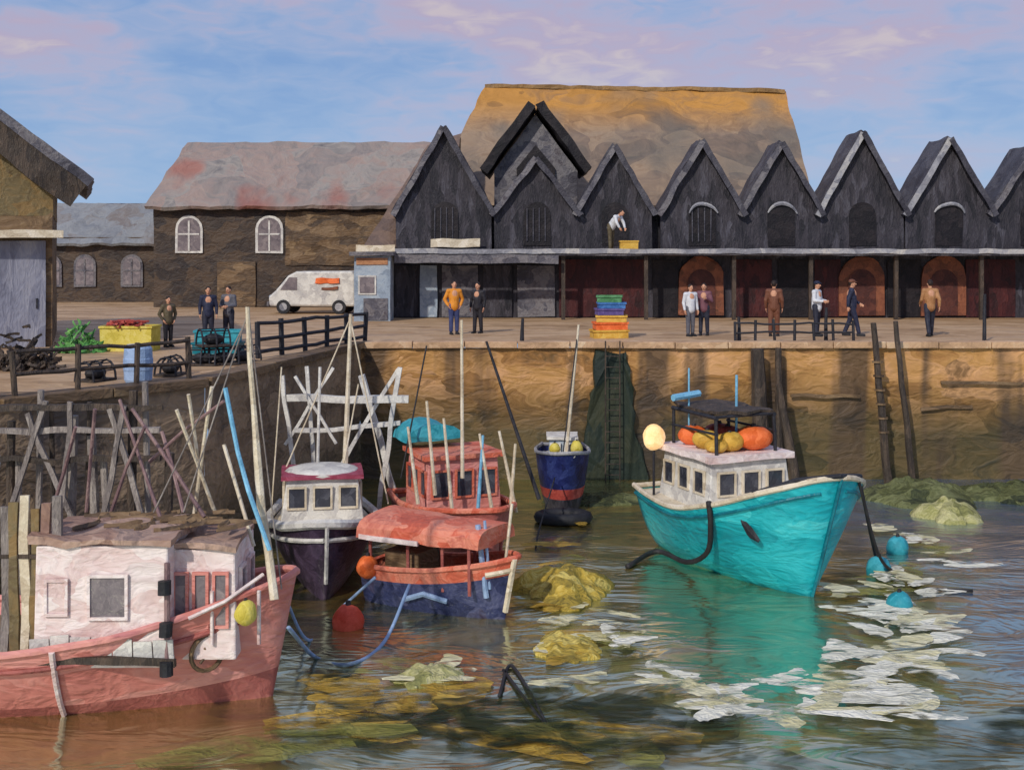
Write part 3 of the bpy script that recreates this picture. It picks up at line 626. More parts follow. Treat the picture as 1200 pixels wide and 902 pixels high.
# ------------------------------------------------------------ poles and piles
def pole(name,label,cat,a,b_,r,mat,bands=0,group=None):
    a=Vector(a);b_=Vector(b_); t=thing(name,label,cat,a,0,group)
    pts=[a.lerp(b_,k/8) for k in range(9)]
    b=MB(); b.tube(pts,[r*1.15-(r*.4)*k/8 for k in range(9)],8); b.build('shaft',mat,t,world=True,wob=.05)
    if bands:
        for k in range(bands):
            c=a.lerp(b_,.35+.5*k/bands); b=MB(); b.tube([c-Vector((0,0,.03)),c+Vector((0,0,.03))],r*1.4,8); b.build('band',M_brownwall,t,world=True)
    return t
def wp(px,py,D): return W(px,py,D)
pole('mooring_pole','tall dark leaning mooring pole with brown bands, left of a pair','pole',wp(1042,575,36.2),wp(1024,378,36.2),.12,M_timber,6)
pole('mooring_pole','tall dark leaning mooring pole, right of the banded one','pole',wp(1070,570,36.2),wp(1050,376,36.2),.1,M_timber)
pole('mooring_pole','short dark pole leaning on the wall behind the turquoise bow','pole',wp(934,575,35.8),wp(912,450,35.8),.14,M_timber)
pole('fender_pile','thick brown timber pile at the quay edge above the turquoise boat','pile',wp(893,565,36.4),wp(888,408,36.4),.26,M_timber)
pole('fender_pile','slim brown timber pile beside the thick one','pile',wp(912,565,36.5),wp(912,408,36.5),.13,M_timber)
for px,py0,py1,lab in((866,400,372,'short black bollard post left end of the low railing'),(968,400,360,'thin tall post on quay right of the white jacket'),(1153,402,345,'thin dark post on the quay at far right'),(612,398,372,'short post on the quay right of the two friends')):
    pole('post',lab,'post',Q(px,37.8),W(px,py1,37.8),.06,M_iron)
ld=thing('ladder','iron ladder fixed down the painted shadow panel of the quay wall','ladder',(X(718,36.6),36.6,0))
b=MB()
for s in(-1,1): b.tube([(s*.22,0,-.2),(s*.22,0,4.3)],.022,6)
b.build('stile',M_timber,ld)
for k in range(12):
    b=MB(); b.tube([(-.22,0,.2+.33*k),(.22,0,.2+.33*k)],.015,6); b.build('rung',M_timber,ld)
jt=thing('jetty_frame','braced grey brown timber jetty frame standing in water against left quay','jetty',(-9.5,21.3,0))
for px in(8,24,40,62,80,95,118,134,150,176,192):
    b=MB(); x=X(px,21.4); b.tube([(x,21.4+random.uniform(-.05,.05),-.3),(x+random.uniform(-.2,.2),21.4,random.uniform(3.2,4.7))],random.uniform(.04,.1),8); b.build('pile',random.choice((M_timber,M_greytimber,M_mauve,M_greytimber)),jt,world=True,wob=.06)
for a,c in(((8,620),(52,470)),((118,620),(146,475)),((90,620),(30,485)),((165,600),(128,480)),((70,600),(84,470))):
    b=MB(); b.bar(W(a[0],a[1],21.15),W(c[0],c[1],21.15),.07,.09); b.build('brace',M_greytimber,jt,world=True,wob=.06,maxlen=.4)
for py in(478,505,540):
    b=MB(); b.bar(W(-10,py,21.2),W(190,py-3,21.2),.1,.1); b.build('beam',M_timber if py!=505 else M_greytimber,jt,world=True,wob=.1,maxlen=.4)
# ------------------------------------------------------------ boats
def hullfn(L_,B,sheer,keel=-.35,rake=.4,stern=.75,p=2.4,flare=.25,q=.62,e0=.3):
    def w_(t):
        if t<.45: return B/2*(stern+(1-stern)*math.sin(PI/2*t/.45))
        u=(t-.45)/.55; return B/2*max(0,(1-u**p))**q
    def P(t,s,side):
        sh=sheer(t); z=keel+(sh-keel)*s
        e=e0+flare*t*t*3
        y=w_(t)*(max(s,0)**e)
        x=-L_/2+t*L_+rake*(s-.5)*t**4
        return Vector((x,side*y,z))
    return P
def hull(root,P,mats,rows,n=32,m=14):
    b=MB()
    for side in(-1,1):
        base=len(b.v)
        for i in range(n+1):
            t=1-(1-i/n)**1.6
            for j in range(m+1): b.v.append(P(t,j/m,side))
        for i in range(n):
            for j in range(m):
                a=base+i*(m+1)+j; q_=[a,a+1,a+m+2,a+m+1]
                b.f.append(q_ if side>0 else q_[::-1]); b.mi.append(rows(j/m))
    for j in range(m):
        a=j; c=(n+1)*(m+1)+j; b.f.append([a,a+1,c+1,c]); b.mi.append(rows(j/m))
    me=b.build('hull',mats,root,smooth=True)
    bm=bmesh.new(); bm.from_mesh(me.data); bmesh.ops.remove_doubles(bm,verts=bm.verts,dist=.002); bmesh.ops.recalc_face_normals(bm,faces=bm.faces); bm.to_mesh(me.data); bm.free()
    return me
def gunwale(root,P,mat,r=.06,name='gunwale'):
    b=MB(); T=[1-(1-k/26)**1.6 for k in range(27)]; pts=[P(t,1,1)+Vector((0,0,.02)) for t in T]+[P(t,1,-1)+Vector((0,0,.02)) for t in T[::-1][1:]]
    b.tube(pts,r,7); b.tube([P(0,1,1),P(0,1,-1)],r,7); return b.build(name,mat,root,wob=.03)
def deck(root,P,mat,drop=.3,t0=0,t1=.985):
    b=MB(); n=16
    for i in range(n+1):
        t=t0+(t1-t0)*i/n
        a=P(t,1,1); k=P(t,.82,1); z=a.z-drop
        b.v+= [Vector((k.x,k.y*.97,z)),Vector((k.x,-k.y*.97,z))]
    for i in range(n): b.f.append([2*i,2*i+1,2*i+3,2*i+2]); b.mi.append(0)
    return b.build('deck',mat,root)
def win(root,c,axis,w_,h_,fm,gm=M_glass,name='window'):
    R={'y-':0,'x+':PI/2,'y+':PI,'x-':-PI/2}[axis]; M=Matrix.Rotation(R,3,'Z')
    c=Vector(c); b=MB()
    t=.045
    for dx,dz,a_,h2 in((-(w_/2),0,t,h_+t),((w_/2),0,t,h_+t),(0,h_/2,w_-t,t),(0,-h_/2,w_-t,t)):
        b.box(c+M@Vector((dx,-.02,dz)),(a_,.05,h2),rz=R)
    f=b.build(name,fm,root)
    b=MB(); b.box(c+M@Vector((0,-.008,0)),(w_-t,.02,h_-t),rz=R); b.build('pane',gm,f)
def cabin(root,cx,cy,l_,w_,z0,h,mat,roofmat,ov=.12,taper=.93,rt=.1,name='wheelhouse',rw=.03):
    b=MB(); b.box((cx,cy,z0+h/2),(l_,w_,h),taper=1); b.v=[Vector((cx+(v.x-cx)*(taper if v.z>z0+h/2 else 1),cy+(v.y-cy)*(taper if v.z>z0+h/2 else 1),v.z)) for v in b.v]; b.build(name,mat,root,bevel=.03,wob=.01)
    b=MB(); b.box((cx,cy,z0+h+rt/2),(l_*taper+2*ov,w_*taper+2*ov,rt)); return b.build(name+'_roof',roofmat,root,wob=rw,maxlen=.4,fr=2)
def tubepart(root,name,mat,pts,r,world=False,**k):
    b=MB(); b.tube(pts,r,7); return b.build(name,mat,root,world=world,**k)
def buoy(name,label,loc,r,mat,group=None,sq=1.08):
    t=thing(name,label,'buoy',loc,0,group); b=MB(); b.ell((0,0,0),(r*(1.15 if sq<1 else 1),r,r*sq),14,10); b.build('float',mat,t,smooth=True,wob=.03,fr=5)
    b=MB(); b.tube([(0,0,r*sq*.92),(0,0,r*sq*1.2)],[r*.2,r*.14],8); b.build('eye',M_rope,t); return t
def rope(label,pts,r,mat,name='mooring_rope'):
    b=MB(); b.tube(curve_pts(pts),r,6); return tag(b.build(name,mat,smooth=True),label,'rope')
# --- turquoise boat
hd=Vector((.37,-.93,0)).normalized(); Lb=5.3; bow=Vector((6.22,23.9,0)); ctr=bow-hd*Lb/2
tb=thing('fishing_boat','turquoise fishing boat with white wheelhouse moored below the stone quay wall','boat',ctr,math.atan2(hd.y,hd.x))
P=hullfn(Lb,3.6,lambda t:1.38+.1*(1-t)**2+1.15*max(0,(t-.35)/.65)**1.9,keel=-.25,rake=.95,stern=.82,p=2.8,flare=.13,q=.52)
hull(tb,P,[M_turq],lambda s:0); gunwale(tb,P,M_cream,.06); deck(tb,P,M_cream,.1)
b=MB()
for side in(1,-1): b.tube([P(1-(1-t/24)**1.6,.9,side)+Vector((0,side*.02,0)) for t in range(24)],.035,6)
b.build('rubbing_strake',M_turqd,tb)
b=MB(); b.stroke(P(.84,.78,-1)+Vector((-.2,-.1,0)),1.5,.55,.2,.3,.03,nrm=(.45,-1,-.1)); b.build('name_mark',M_iron,tb)
b=MB(); b.tube([P(.9995,s/8,1)+Vector((.02,0,0)) for s in range(9)],.04,6); b.build('stem_post',M_turqd,tb)
CX=-1.05
cabin(tb,CX,0,2.3,2.15,1.2,1.2,M_white,M_pinkwhite,.14,.9,.14)
for x in(-.7,-.03,.65): win(tb,(CX+x,-1.02,1.92),'y-',.42,.5,M_cream)
for x in(-.7,-.03,.65): win(tb,(CX+x,1.02,1.92),'y+',.42,.5,M_cream)
for y in(-.62,0,.62): win(tb,(CX+1.1,y,1.92),'x+',.42,.5,M_cream)
rf=2.56
b=MB()
for x in(-1,.9):
    for y in(-.75,.75): b.tube([(CX+x,y,rf-.05),(CX+x,y,rf+.8)],.04,6)
for y in(-.75,.75): b.tube([(CX-1.05,y,rf+.8),(CX+.95,y,rf+.78)],.05,6); b.tube([(CX-1.05,y,rf+.4),(CX+.95,y,rf+.42)],.03,6)
for x in(-1,-.35,.3,.9): b.tube([(CX+x,-.75,rf+.8),(CX+x,.75,rf+.8)],.04,6)
b.build('roof_rack',M_iron,tb,wob=.04)
b=MB(); b.box((CX-.05,0,rf+.88),(1.95,1.5,.07)); b.build('rack_canopy',M_timber,tb,wob=.09,fr=2.2,maxlen=.25)
LB=['orange buoy nearest the stern in the turquoise boat roof rack','red buoy in the middle of the turquoise boat roof rack','yellow buoy near the front of the turquoise roof rack','large orange buoy at the front of the turquoise roof rack','red buoy rearmost on the far side of the roof rack','yellow buoy mid near side of the turquoise roof rack','ochre buoy at the front corner of the turquoise roof rack']
for k,(x,y,m_,r_) in enumerate(((-.5,-.5,M_orangebright,.32),(.0,.1,M_red,.34),(.55,-.2,M_yellowo,.3),(.6,.4,M_orangebright,.38),(-.7,.3,M_red,.32),(.1,-.5,M_yellowo,.3),(.65,-.6,M_yellowo,.22))):
    p_=Matrix.Rotation(tb.rotation_euler.z,3,'Z')@Vector((CX+x,y,rf+r_*.7-.02))+tb.location
    buoy('buoy',LB[k],p_,r_,m_,sq=.7)
tubepart(tb,'mast',M_skyb,[(CX+.35,.1,rf-.1),(CX+.37,.1,rf+1.65)],.03)
tubepart(tb,'radar_bar',M_skyb,[(CX-.4,-1.1,rf+1.1),(CX-.6,-.3,rf+1.15)],.08)
tubepart(tb,'radar_post',M_skyb,[(CX-.55,-.6,rf-.05),(CX-.55,-.6,rf+1.75)],.022)
M_lamp=pm('lamp_cream',[(236,176,110),(250,208,150),(254,226,180)],scale=5,glow=.6)
b=MB(); b.ell((-2.0,-1.3,2.7),(.2,.28,.3),14,10); b.build('deck_lamp',M_lamp,tb,smooth=True,wob=.03,fr=4); tubepart(tb,'lamp_post',M_iron,[(-2.0,-1.3,1.3),(-2.0,-1.3,2.5)],.03)
b=MB(); b.tube([(1.7,0,1.8),(1.7,0,2.25)],.07,8); b.tube([(1.7,-.18,2.1),(1.7,.18,2.1)],.04,8); b.build('bitt',M_timber,tb)
tubepart(tb,'bow_stay',M_iron,[P(.86,1,-1)+Vector((0,0,.05)),P(.96,1,-1)+Vector((0,0,.1)),P(1,1,1)+Vector((.06,0,.06)),P(.96,1,1)+Vector((0,0,.08)),P(.8,1,1)+Vector((0,0,.06))],.05)
tl=Matrix.Translation(tb.location)@Matrix.Rotation(tb.rotation_euler.z,4,'Z')
rope('thick dark rope looping down the turquoise hull side into the water',[tl@(P(.7,1,-1)+Vector((0,-.05,.1))),tl@(P(.7,.8,-1)+Vector((0,-.15,0))),tl@(P(.62,.5,-1)+Vector((.1,-.22,0))),tl@(P(.44,.3,-1)+Vector((0,-.25,-.05))),tl@(P(.2,.3,-1)+Vector((0,-.3,-.1))),WZ(735,664)],.06,M_rope)
bt=tl@(P(.97,1,1)); 
rope('dark rope falling from the turquoise bow to the white foam',[bt,bt.lerp(WZ(1050,672),.5)-Vector((0,0,.5)),WZ(1050,672),WZ(1080,688),WZ(1140,692)],.035,M_rope)
rope('short dark rope hanging from the turquoise bow to blue floats',[bt+Vector((.1,.3,0)),bt.lerp(WZ(1028,660),.6),WZ(1028,660)],.035,M_rope)
for px,py,r_,lab in((1030,668,.28,'turquoise float in the water just right of the turquoise bow'),(1054,710,.26,'smaller turquoise float beside the white foam'),(1052,642,.26,'turquoise float furthest from the viewer, right of the bow')):
    buoy('buoy',lab,WZ(px,py,.1),r_,M_teal)
# --- small navy boat
nb=thing('fishing_boat','small navy blue boat with red bottom moored bow outwards at mid wall','boat',(X(659,33.4),33.4,0),math.radians(-92))
P=hullfn(3.2,1.5,lambda t:1.4+.25*t*t,keel=-.3,rake=.3,stern=.8,p=2.8,flare=.03,q=.5,e0=.22)
hull(nb,P,[M_black,M_red,M_navy],lambda s:0 if s<.33 else(1 if s<.5 else 2)); gunwale(nb,P,M_ledge,.05); deck(nb,P,M_cream,.2)
cabin(nb,-.6,0,1.0,.8,1.15,.6,M_paleblue,M_white,.08,.9,.08)
for y in(-.2,.2): win(nb,(-.08,y,1.5),'x+',.26,.3,M_white)
tubepart(nb,'mast',M_cream,[(.2,.1,1.3),(.25,.45,5.0)],[.05,.03]); tubepart(nb,'stay',M_rope,[(1.6,0,1.6),(.25,.4,4.6)],.018)
b=MB(); 
for s in(-1,1): b.stroke((1.6,s*.05,1.3),0,.4,.07,0,.02,nrm=(1,0,0))
b.build('bow_mark',M_white,nb)
buoy('buoy','yellow green float on the bow of the small navy boat',(X(676,32.1),32.15,1.75),.17,M_yellow)
buoy('buoy','smaller yellow float beside the navy boat wheelhouse',(X(650,32.6),32.6,1.65),.15,M_yellow)
dg=thing('dinghy','low dark inflatable dinghy floating at the bow of the small navy boat','boat',(X(660,31.0),31.0,0),0)
b=MB(); b.tube([(.62*math.cos(a),.4*math.sin(a),.14) for a in[2*PI*k/20 for k in range(21)]],.15,8); b.build('tube',M_rubber,dg,smooth=True)
b=MB(); b.box((0,0,.08),(.9,.5,.04)); b.build('floor',M_mauve,dg)
# --- white wheelhouse boat with gantry
wbb=thing('fishing_boat','white wheelhouse boat with dark purple hull and tall white gantry','boat',(X(378,26.4),26.4,0),math.radians(-80))
P=hullfn(5.2,2.4,lambda t:.95+.62*t**2,keel=-.3,rake=.5,stern=.8,p=2.2,flare=.12,q=.55)
hull(wbb,P,[M_purple,M_purple],lambda s:0); gunwale(wbb,P,M_white,.1); deck(wbb,P,M_cream,.06)
cabin(wbb,-.55,0,1.5,1.85,.95,1.05,M_white,simple('magenta_rim',(150,64,84),20),.12,.84,.09)
b=MB(); b.ell((-.55,0,2.06),(.78,.85,.16),16,8); b.build('roof_top',M_white,wbb,smooth=True)
for y in(-.56,0,.56): win(wbb,(.15,y,1.6),'x+',.38,.46,M_cream,M_glass)
for x in(-.95,-.3): win(wbb,(x,-.83,1.6),'y-',.36,.45,M_cream,M_greyglass); win(wbb,(x,.83,1.6),'y+',.36,.45,M_cream,M_greyglass)
b=MB(); 
for s in(-1,1):
    T=[.62+.038*k for k in range(11)]; b.tube([P(t,.84,s)+Vector((.03,s*.02,0)) for t in T],.05,6)
b.tube([P(.9995,.35+.08*k,1)+Vector((.03,0,0)) for k in range(9)],.045,6)
b.build('bow_stripe',M_white,wbb)
def wl(root,nm,pts,r,m=M_white): 
    b=MB(); pp=[W(*p) for p in pts]
    for i in range(len(pp)-1): b.bar(pp[i],pp[i+1],r,r)
    return b.build(nm,m,root,world=True,wob=.05,maxlen=.4)
g1,g2=28.6,29.3
wl(wbb,'gantry_leg',[(352,605,g1),(330,440,g1)],.09); wl(wbb,'gantry_leg',[(440,620,g1),(468,430,g1)],.11); wl(wbb,'gantry_leg',[(468,600,g2),(425,440,g2)],.14)
wl(wbb,'gantry_leg',[(372,600,g2),(360,430,g2)],.09)
wl(wbb,'gantry_beam',[(336,466,g1),(478,468,g1)],.16); wl(wbb,'gantry_beam',[(345,505,g1),(470,496,g1)],.1); wl(wbb,'gantry_brace',[(335,520,g1),(390,430,g1)],.07); wl(wbb,'gantry_brace',[(400,545,g1),(466,432,g1)],.09)
wl(wbb,'gantry_brace',[(345,440,g1-.1),(395,520,g1-.1)],.07)
tubepart(wbb,'mast',M_cream,[W(404,560,27.6),W(411,368,27.6)],[.07,.04],world=True)
tubepart(wbb,'mast',M_white,[W(372,555,27.2),W(375,430,27.2)],.035,world=True)
for a,c in(((411,372),(330,560)),((411,375),(455,590)),((330,430),(318,600)),((420,450),(400,560))): tubepart(wbb,'stay',M_cream,[W(a[0],a[1],27.6),W(c[0],c[1],27.3)],.018,world=True)
# --- red cabin boat behind
rb_=thing('fishing_boat','red cabined boat with teal canopy behind the orange topped boat','boat',(X(534,27.4),27.4,0),math.radians(-68))
P=hullfn(4.6,2.3,lambda t:1.15+.4*t**2,keel=-.3,rake=.4,stern=.8,p=2.2,flare=.12)
hull(rb_,P,[M_salmond],lambda s:0); gunwale(rb_,P,M_orange,.07); deck(rb_,P,M_brownwall,.15)
cabin(rb_,-.2,0,1.6,1.8,1.1,1.25,M_salmon,M_orange,.12,.92,.1)
for y in(-.56,0,.56): win(rb_,(.58,y,1.8),'x+',.4,.6,M_orange)
for x in(-.7,-.2,.3): win(rb_,(x,-.86,1.8),'y-',.38,.55,M_orange)
b=MB()
arc=[(math.cos(a)*.7,2.6+.42*math.sin(a)) for a in[PI*k/8 for k in range(9)]]
b.prism([(x,z) for x,z in arc],-.8,.4); b.v=[Vector((v.y-.9,v.x-.35,v.z)) for v in b.v]; b.build('canopy',M_teal,rb_,wob=.08,maxlen=.4)
for a,c in(((542,560),(541,375)),((510,580),(500,470)),((560,600),(566,510)),((605,600),(585,505)),((577,600),(562,508)),((490,590),(478,500)),((530,600),(520,490)),((598,600),(604,520))): tubepart(rb_,'pole',M_cream if a[0]%4 else M_skyb,[W(a[0],a[1],26.3),W(c[0],c[1],26.3)],[.045,.03],world=True)
tubepart(rb_,'boom',M_iron,[W(632,585,27),W(570,400,27.5)],[.05,.03],world=True); tubepart(rb_,'stay',M_rope,[W(470,560,27.2),W(500,405,27.5)],.02,world=True)
# --- orange topped boat
ob=thing('fishing_boat','blue purple hulled boat with long orange canopy between navy and white boats','boat',(-1.38,23.5,0),math.radians(-30))
P=hullfn(3.1,1.5,lambda t:.75+.45*t**2,keel=-.3,rake=.35,stern=.82,p=2.1,flare=.14)
hull(ob,P,[M_bluehull,M_orange],lambda s:0 if s<.76 else 1); gunwale(ob,P,M_orange,.055); deck(ob,P,M_dark,.3)
b=MB(); n=10
poly=[(-.8,0),(-.78,.18)]+[(math.cos(PI-PI*k/n)*.74,.22+.16*math.sin(PI*k/n)) for k in range(n+1)]+[(.78,.18),(.8,0)]
b.prism([(x,1.4+z) for x,z in poly],-1.45,1.25); b.v=[Vector((v.y-.02,v.x*(1 if v.y<0 else .85),v.z)) for v in b.v]; b.build('canopy',M_orange,ob,wob=.08,maxlen=.35)
for s in(-1,1):
    b=MB(); b.bar((-1.4,s*.82,1.4),(0,s*.82,1.4),.05,.09); b.build('canopy_edge',M_pinkwhite,ob,wob=.04,maxlen=.4)
for x in(-1.3,-.4,.4,1.0):
    for y in(-.6,.6): tubepart(ob,'post',M_salmond,[(x,y*.95,.5),(x,y,1.42)],.035)
b=MB(); b.box((-.7,0,.85),(.8,.8,.5)); b.build('engine_box',M_brownwall,ob,bevel=.04)
b=MB(); b.box((.4,0,.7),(.3,1.0,.06)); b.build('thwart',M_orange,ob)
b=MB(); b.tube([P(.35+.025*k,.62-.03*abs(k-6)*.7,-1)+Vector((0,-.03,0)) for k in range(13)],.055,6); b.build('hull_mark',M_ropeb,ob)
b=MB(); b.tube([P(.99,s/10,-1)+Vector((.03,-.02,0)) for s in range(3,11)],.06,6); b.tube([P(.88+.012*k,.85,-1)+Vector((0,-.03,0)) for k in range(10)],.05,6)
b.build('bow_mark',M_cream,ob)
tubepart(ob,'bow_post',M_ropeb,[W(570,700,22.6),W(560,615,22.6)],.055,world=True)
tubepart(ob,'bow_post',M_ropeb,[W(574,690,22.6),W(568,610,22.6)],.03,world=True)
tubepart(ob,'boathook',M_cream,[W(590,680,22.8),W(600,590,22.9)],.03,world=True)
# --- big salmon boat
sb=thing('fishing_boat','large salmon red boat with pinkish white cabin and tall cream mast in left foreground','boat',(-7.7,18.7,0),math.radians(1))
P=hullfn(8.2,2.9,lambda t:1.1+.85*max(0,(t-.5)/.5)**1.7,keel=-.35,rake=.45,stern=.85,p=2.6,flare=.12)
hull(sb,P,[M_salmond,M_salmon],lambda s:0 if s<.3 else 1); gunwale(sb,P,M_salmon,.06); deck(sb,P,M_brownwall,.2)
b=MB()
for side in(-1,1): b.tube([P(t/20,.82,side)+Vector((0,side*.03,0)) for t in range(20)],.04,6)
b.build('rubbing_strake',M_salmond,sb)
b=MB(); b.tube([P(.62,s/8,-1)+Vector((0,-.04,0)) for s in range(2,9)],.045,6); b.build('rubbing_post',M_pinkwhite,sb)
c0=P(.87,.66,-1); nrm=Vector((.45,-.88,-.1)).normalized(); ux=Vector((0,0,1)).cross(nrm).normalized(); uz=nrm.cross(ux)
b=MB(); b.tube([c0+nrm*.05+ux*.24*math.cos(a)+uz*.28*math.sin(a) for a in[2*PI*k/18 for k in range(19)]],.035,6)
b.tube([c0+nrm*.07-ux*.1-uz*.14,c0+nrm*.07+ux*.1+uz*.14],.022,6); b.tube([c0+nrm*.07+ux*.1-uz*.05,c0+nrm*.07-ux*.06+uz*.1],.02,6); b.build('bow_ring',M_brownwall,sb,wob=.03)
cabin(sb,1.65,-.35,2.0,1.7,.85,1.8,M_pinkwhite,M_salmonroof,.06,.97,.1,'cabin',rw=.12)
cabin(sb,3.0,-.1,1.1,1.5,.85,1.65,M_pinkwhite,M_salmonroof,.06,.95,.08,'wheelhouse',rw=.1)
win(sb,(1.75,-1.195,1.9),'y-',.55,.62,M_pinkwhite,M_greyglass)
win(sb,(1.0,-1.195,1.9),'y-',.3,.5,M_pinkwhite,M_pinkwhite)
for x in(2.72,3.02,3.32): win(sb,(x,-.84,1.75),'y-',.2,.8,M_salmon,M_greyglass)
for y in(-.4,.2): win(sb,(3.54,y,1.9),'x+',.35,.5,M_pinkwhite,M_greyglass)
b=MB()
for k in range(7): b.box((.75+.3*k,-1.24,1.15+.02*math.sin(k)),(.28,.03,.32+.05*math.sin(k*2)))
b.build('cabin_boards',M_white,sb,wob=.05)
b=MB(); b.box((1.6,-1.28,.98),(2.3,.1,.1)); b.build('cabin_sill',M_timber,sb,wob=.06,maxlen=.3)
b=MB()
for k in range(26):
    b.stroke((random.uniform(.9,3.3),random.uniform(-.9,.4),2.76),random.uniform(-.5,.5),random.uniform(.4,.9),.12,random.uniform(-1,1),.05)
b.build('net_roll',M_brownwall,sb)
tubepart(sb,'mast',M_cream,[W(322,702,18.0),W(312,645,18.1),W(306,600,18.2),W(300,540,18.2),W(296,480,18.3),W(293,420,18.3),W(291,360,18.3)],[.075,.07,.066,.06,.05,.042,.035],world=True,wob=.05,fr=2)
tubepart(sb,'derrick',M_skyb,[W(318,645,18.0),W(292,575,18.0),W(278,530,18.1),W(264,455,18.2)],.036,world=True,wob=.04)
for a,c in(((155,478),(240,605)),((190,505),(215,600)),((140,470),(195,625)),((228,600),(248,455)),((235,560),(222,460)),((252,600),(205,480)),((262,520),(300,640)),((175,540),(260,470)),((100,600),(112,480)),((60,600),(88,500)),((130,600),(170,500))):
    tubepart(sb,'boom',M_mauve if a[0]<200 else M_cream,[W(a[0],a[1],19.3),W((a[0]+c[0])/2,(a[1]+c[1])/2,19.1),W(c[0],c[1],18.8)],.03,world=True,wob=.05,fr=2)
for a,c in(((291,365),(330,690)),((291,365),(215,600)),((291,370),(180,600))): tubepart(sb,'stay',M_greytimber,[W(a[0],a[1],18.3),W(c[0],c[1],18.2)],.012,world=True)
for z in(2.05,1.45,.9):
    b=MB(); b.tube([(2.62,-1.3,z-.1),(2.62,-1.3,z+.1)],.1,10); b.build('fender',M_rubber,sb,wob=.04)
tubepart(sb,'fender_post',M_mauve,[(2.62,-1.22,.8),(2.62,-1.22,2.4)],.045)
b=MB()
for x in(3.2,3.9): b.tube([(x,-.9,1.1),(x,-.9,1.9)],.03,6)
b.tube([(2.9,-1.1,1.55),(3.4,-.95,1.75),(3.9,-.55,2.05)],.03,6); b.build('bow_rail',M_pinkwhite,sb)
buoy('buoy','yellow float tucked against the salmon boat bow rail',W(288,718,17.6),.17,M_yellow)
for k in range(6):
    t=thing('timber_board','weathered upright board leaning on salmon boat cabin, number %s from left edge'%('one','two','three','four','five','six')[k],'board',(X(4+12*k,17.7),17.75,.95))
    b=MB(); b.box((0,0,1.1+.03*(k%3)),(.13,.06,2.2+.12*(k%3))); b.build('board_face',(M_greytimber,M_ochre,M_cream,M_ochre,M_salmonroof,M_greytimber)[k],t,wob=.06,maxlen=.3); 
    b=MB(); b.box((0,-.04,1.5),(.16,.03,.06)); b.build('cleat',M_timber,t)
buoy('buoy','large red orange ball buoy floating between salmon and white boats',WZ(408,728,.1),.3,simple('red_buoy',(206,78,54),18))
buoy('buoy','orange buoy hanging at the purple hull of the white boat',W(431,664,23.6),.22,M_orangebright)
rope('pale blue rope drooping from salmon bow past the red buoy',[W(338,735,18.6),WZ(370,770),WZ(410,778),WZ(450,752),W(480,685,22.3)],.035,M_ropeb)
rope('pale blue rope crossing beneath the white boat bow',[W(330,690,20),WZ(362,750),WZ(400,712),W(440,676,23.2)],.03,M_ropeb)
rope('thin dark rope leading from the navy boat down to yellow weed',[W(650,560,31.4),WZ(628,640),WZ(640,690)],.02,M_rope)
rope('kinked dark rope lying on the water below yellow weed',[WZ(590,785),WZ(640,850),WZ(600,780),WZ(585,815)],.03,M_rope)
# ------------------------------------------------------------ weed, rocks, foam
M_weedy=pm('yellow_weed',[(96,86,40),(146,126,50),(190,160,62),(210,190,104),(130,112,46)],scale=2.6,stretch=(.8,1.3,1),bump=.8,dist=1)
M_weedg=pm('green_weed',[(40,48,32),(64,70,42),(88,92,54),(112,116,76),(56,60,40)],scale=1.5,bump=.8,dist=1)
M_weedp=pm('pale_weed',[(112,112,64),(150,148,90),(190,184,134),(134,130,76)],scale=2.6,stretch=(.8,1.3,1),bump=.8,dist=1)
def weed(label,px,py,rx,ry,h,mat):
    c=WZ(px,py,0); t=thing('weed_clump',label,'seaweed',c); ph=random.uniform(0,90)
    b=MB(); nu,nv=64,18
    b.v.append(Vector((0,0,h)))
    for j in range(1,nv+1):
        rr=j/nv
        for i in range(nu):
            a=2*PI*i/nu; ed=1+.45*noise.noise(Vector((math.cos(a)*1.6+ph,math.sin(a)*1.6,0)))+.18*noise.noise(Vector((math.cos(a)*5+ph,math.sin(a)*5,3)))
            x=rr*rx*ed*math.cos(a); y=rr*ry*ed*math.sin(a)
            z=h*(1-rr*rr)*(1+.5*noise.noise(Vector((x*2+ph,y*2,0))))+.09*noise.noise(Vector((x*5+ph,y*5,2)))*(1-rr**3)-(.06 if j==nv else -.02)
            b.v.append(Vector((x,y,z)))
    for i in range(nu): b.f.append([0,1+i,1+(i+1)%nu]); b.mi.append(0)
    for j in range(nv-1):
        for i in range(nu):
            a0=1+j*nu+i;b0=1+j*nu+(i+1)%nu; b.f.append([a0,a0+nu,b0+nu,b0]); b.mi.append(0)
    b.build('mound',mat,t,smooth=True); return t
weed('yellow ochre weed covered rock between orange canopy boat and turquoise boat',660,692,.95,1.1,.42,M_weedy)
weed('smaller yellow weed clump in front of the larger yellow one',662,758,.6,.75,.14,M_weedy)
weed('pale yellow green weed clump right of the red buoy in foreground',505,793,.6,.55,.16,M_weedp)
weed('green weedy rock at the wall foot behind the turquoise bow',1075,583,1.7,1.6,.45,M_weedg)
weed('pale green weed clump on right, behind the foam',1112,606,.8,1.0,.4,M_weedp)
weed('low dark green weed bank at wall foot by the right edge',1185,580,1.9,1.2,.3,M_weedg)
weed('low weedy bank under the painted shadow panel of the quay wall',700,585,1.4,.9,.12,M_weedg)
def foammat(nm,cols,sc,th,wd,mx): return pm(nm,cols,scale=1.6,bump=.7,rough=.7,spec=.1,alpha=(sc,th,wd,mx),stretch=(1,1.6,1),dist=1)
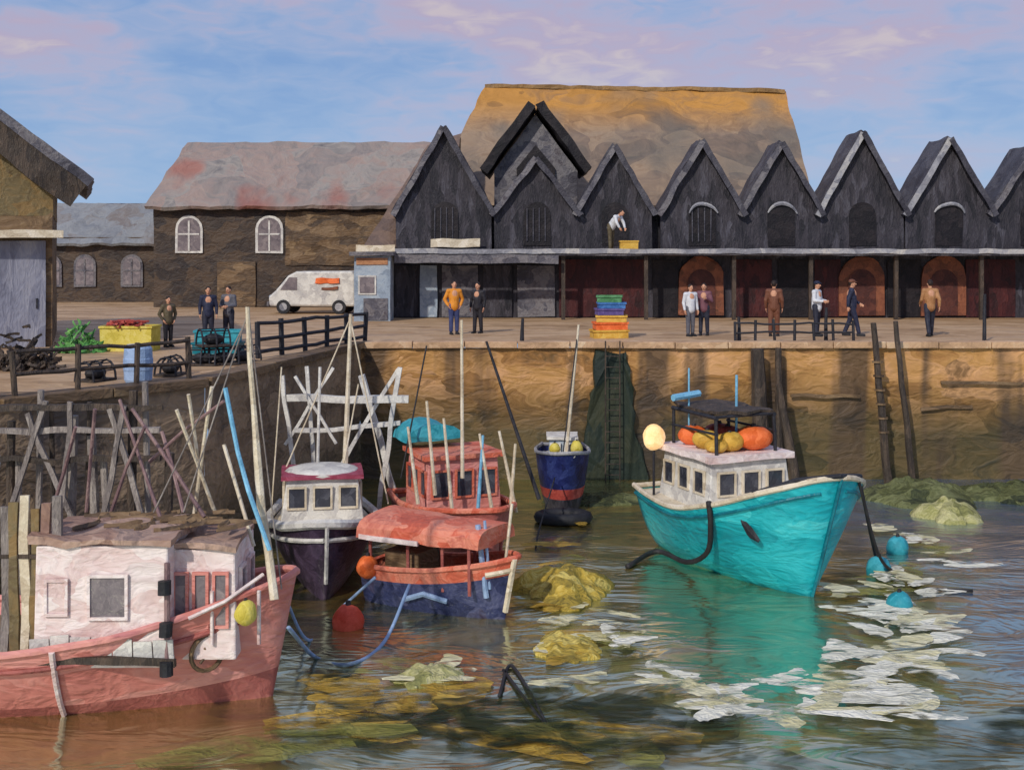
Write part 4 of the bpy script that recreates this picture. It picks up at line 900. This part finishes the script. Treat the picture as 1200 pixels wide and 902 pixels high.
FM=[foammat('foam_white',[(196,194,174),(226,222,202),(244,240,224)],1.2,.36,.12,1),foammat('foam_cream',[(190,182,134),(220,212,170),(236,228,196)],1.2,.38,.14,.95),foammat('foam_olive',[(92,98,46),(132,130,64),(164,158,88)],.8,.36,.25,.75),foammat('foam_ochre',[(144,112,46),(186,150,62),(212,180,92)],.9,.36,.2,.85),foammat('foam_dark',[(30,40,30),(48,56,38),(66,70,42)],.8,.4,.25,.75)]
b=MB(); zc=[0.05]
def foam(px,py,n,sx,sy,ang,ms,ls=(1.3,2.8),wd=(.35,.8),cv=2.6):
    c=WZ(px,py,0)
    for i in range(n):
        zc[0]+=.0012
        a=ang+random.uniform(-.6,.6); l=random.uniform(*ls)
        p=c+Vector((random.gauss(0,sx)-.4*l*math.cos(a),random.gauss(0,sy)-.3*l*math.sin(a),zc[0]))
        b.ribbon(p,a,l,random.uniform(*wd),random.uniform(-cv,cv),mi=random.choice(ms))
BW=(.6,1.5)
foam(640,840,6,1.4,.5,0,(2,3,4),(2,4),BW); foam(480,860,5,1.4,.4,0,(2,3,4),(2,4),BW); foam(655,725,12,.35,1.3,.6,(3,3,1),(.8,1.7),(.3,.7)); foam(520,795,7,.7,.4,0,(2,1),(1,2),(.3,.6)); foam(1000,690,3,1,.5,0,(2,4),(2,3),BW); foam(400,810,4,.6,.4,0,(3,4),(1,3),BW); foam(655,640,8,.3,1.8,1,(2,3,3),(.8,1.6),(.3,.7)); foam(1180,850,4,.6,.4,0,(2,4),(2,3),BW)
foam(560,860,4,2,.3,0,(4,2),(2,4),BW); foam(900,880,4,2,.2,0,(4,2),(2,4),BW)
foam(1062,735,16,.35,.8,.9,(0,0,1),(1,2),(.35,.7)); foam(1050,690,9,.3,.7,1.2,(0,1),(1,1.8),(.3,.6)); foam(1105,655,8,.35,1.2,.3,(0,1,2),(1,2)); foam(1040,780,9,.4,.4,.3,(0,1),(1,2))
foam(990,815,16,.5,.4,.3,(0,0,1),(.9,1.8),(.3,.6)); foam(1000,850,8,.5,.15,0,(0,1),(.9,1.6),(.25,.5)); foam(850,838,10,.25,.25,2.6,(0,0,1),(.8,1.5),(.3,.5)); foam(795,808,9,.25,.3,2.3,(0,1,2),(.8,1.5),(.25,.5)); foam(722,750,8,.12,.6,1.9,(0,1,2),(.8,1.5),(.2,.4))
tag(b.build('sea_foam',FM,smooth=True),'curling strokes of white and olive foam on the water around the turquoise reflection','foam',kind='stuff')
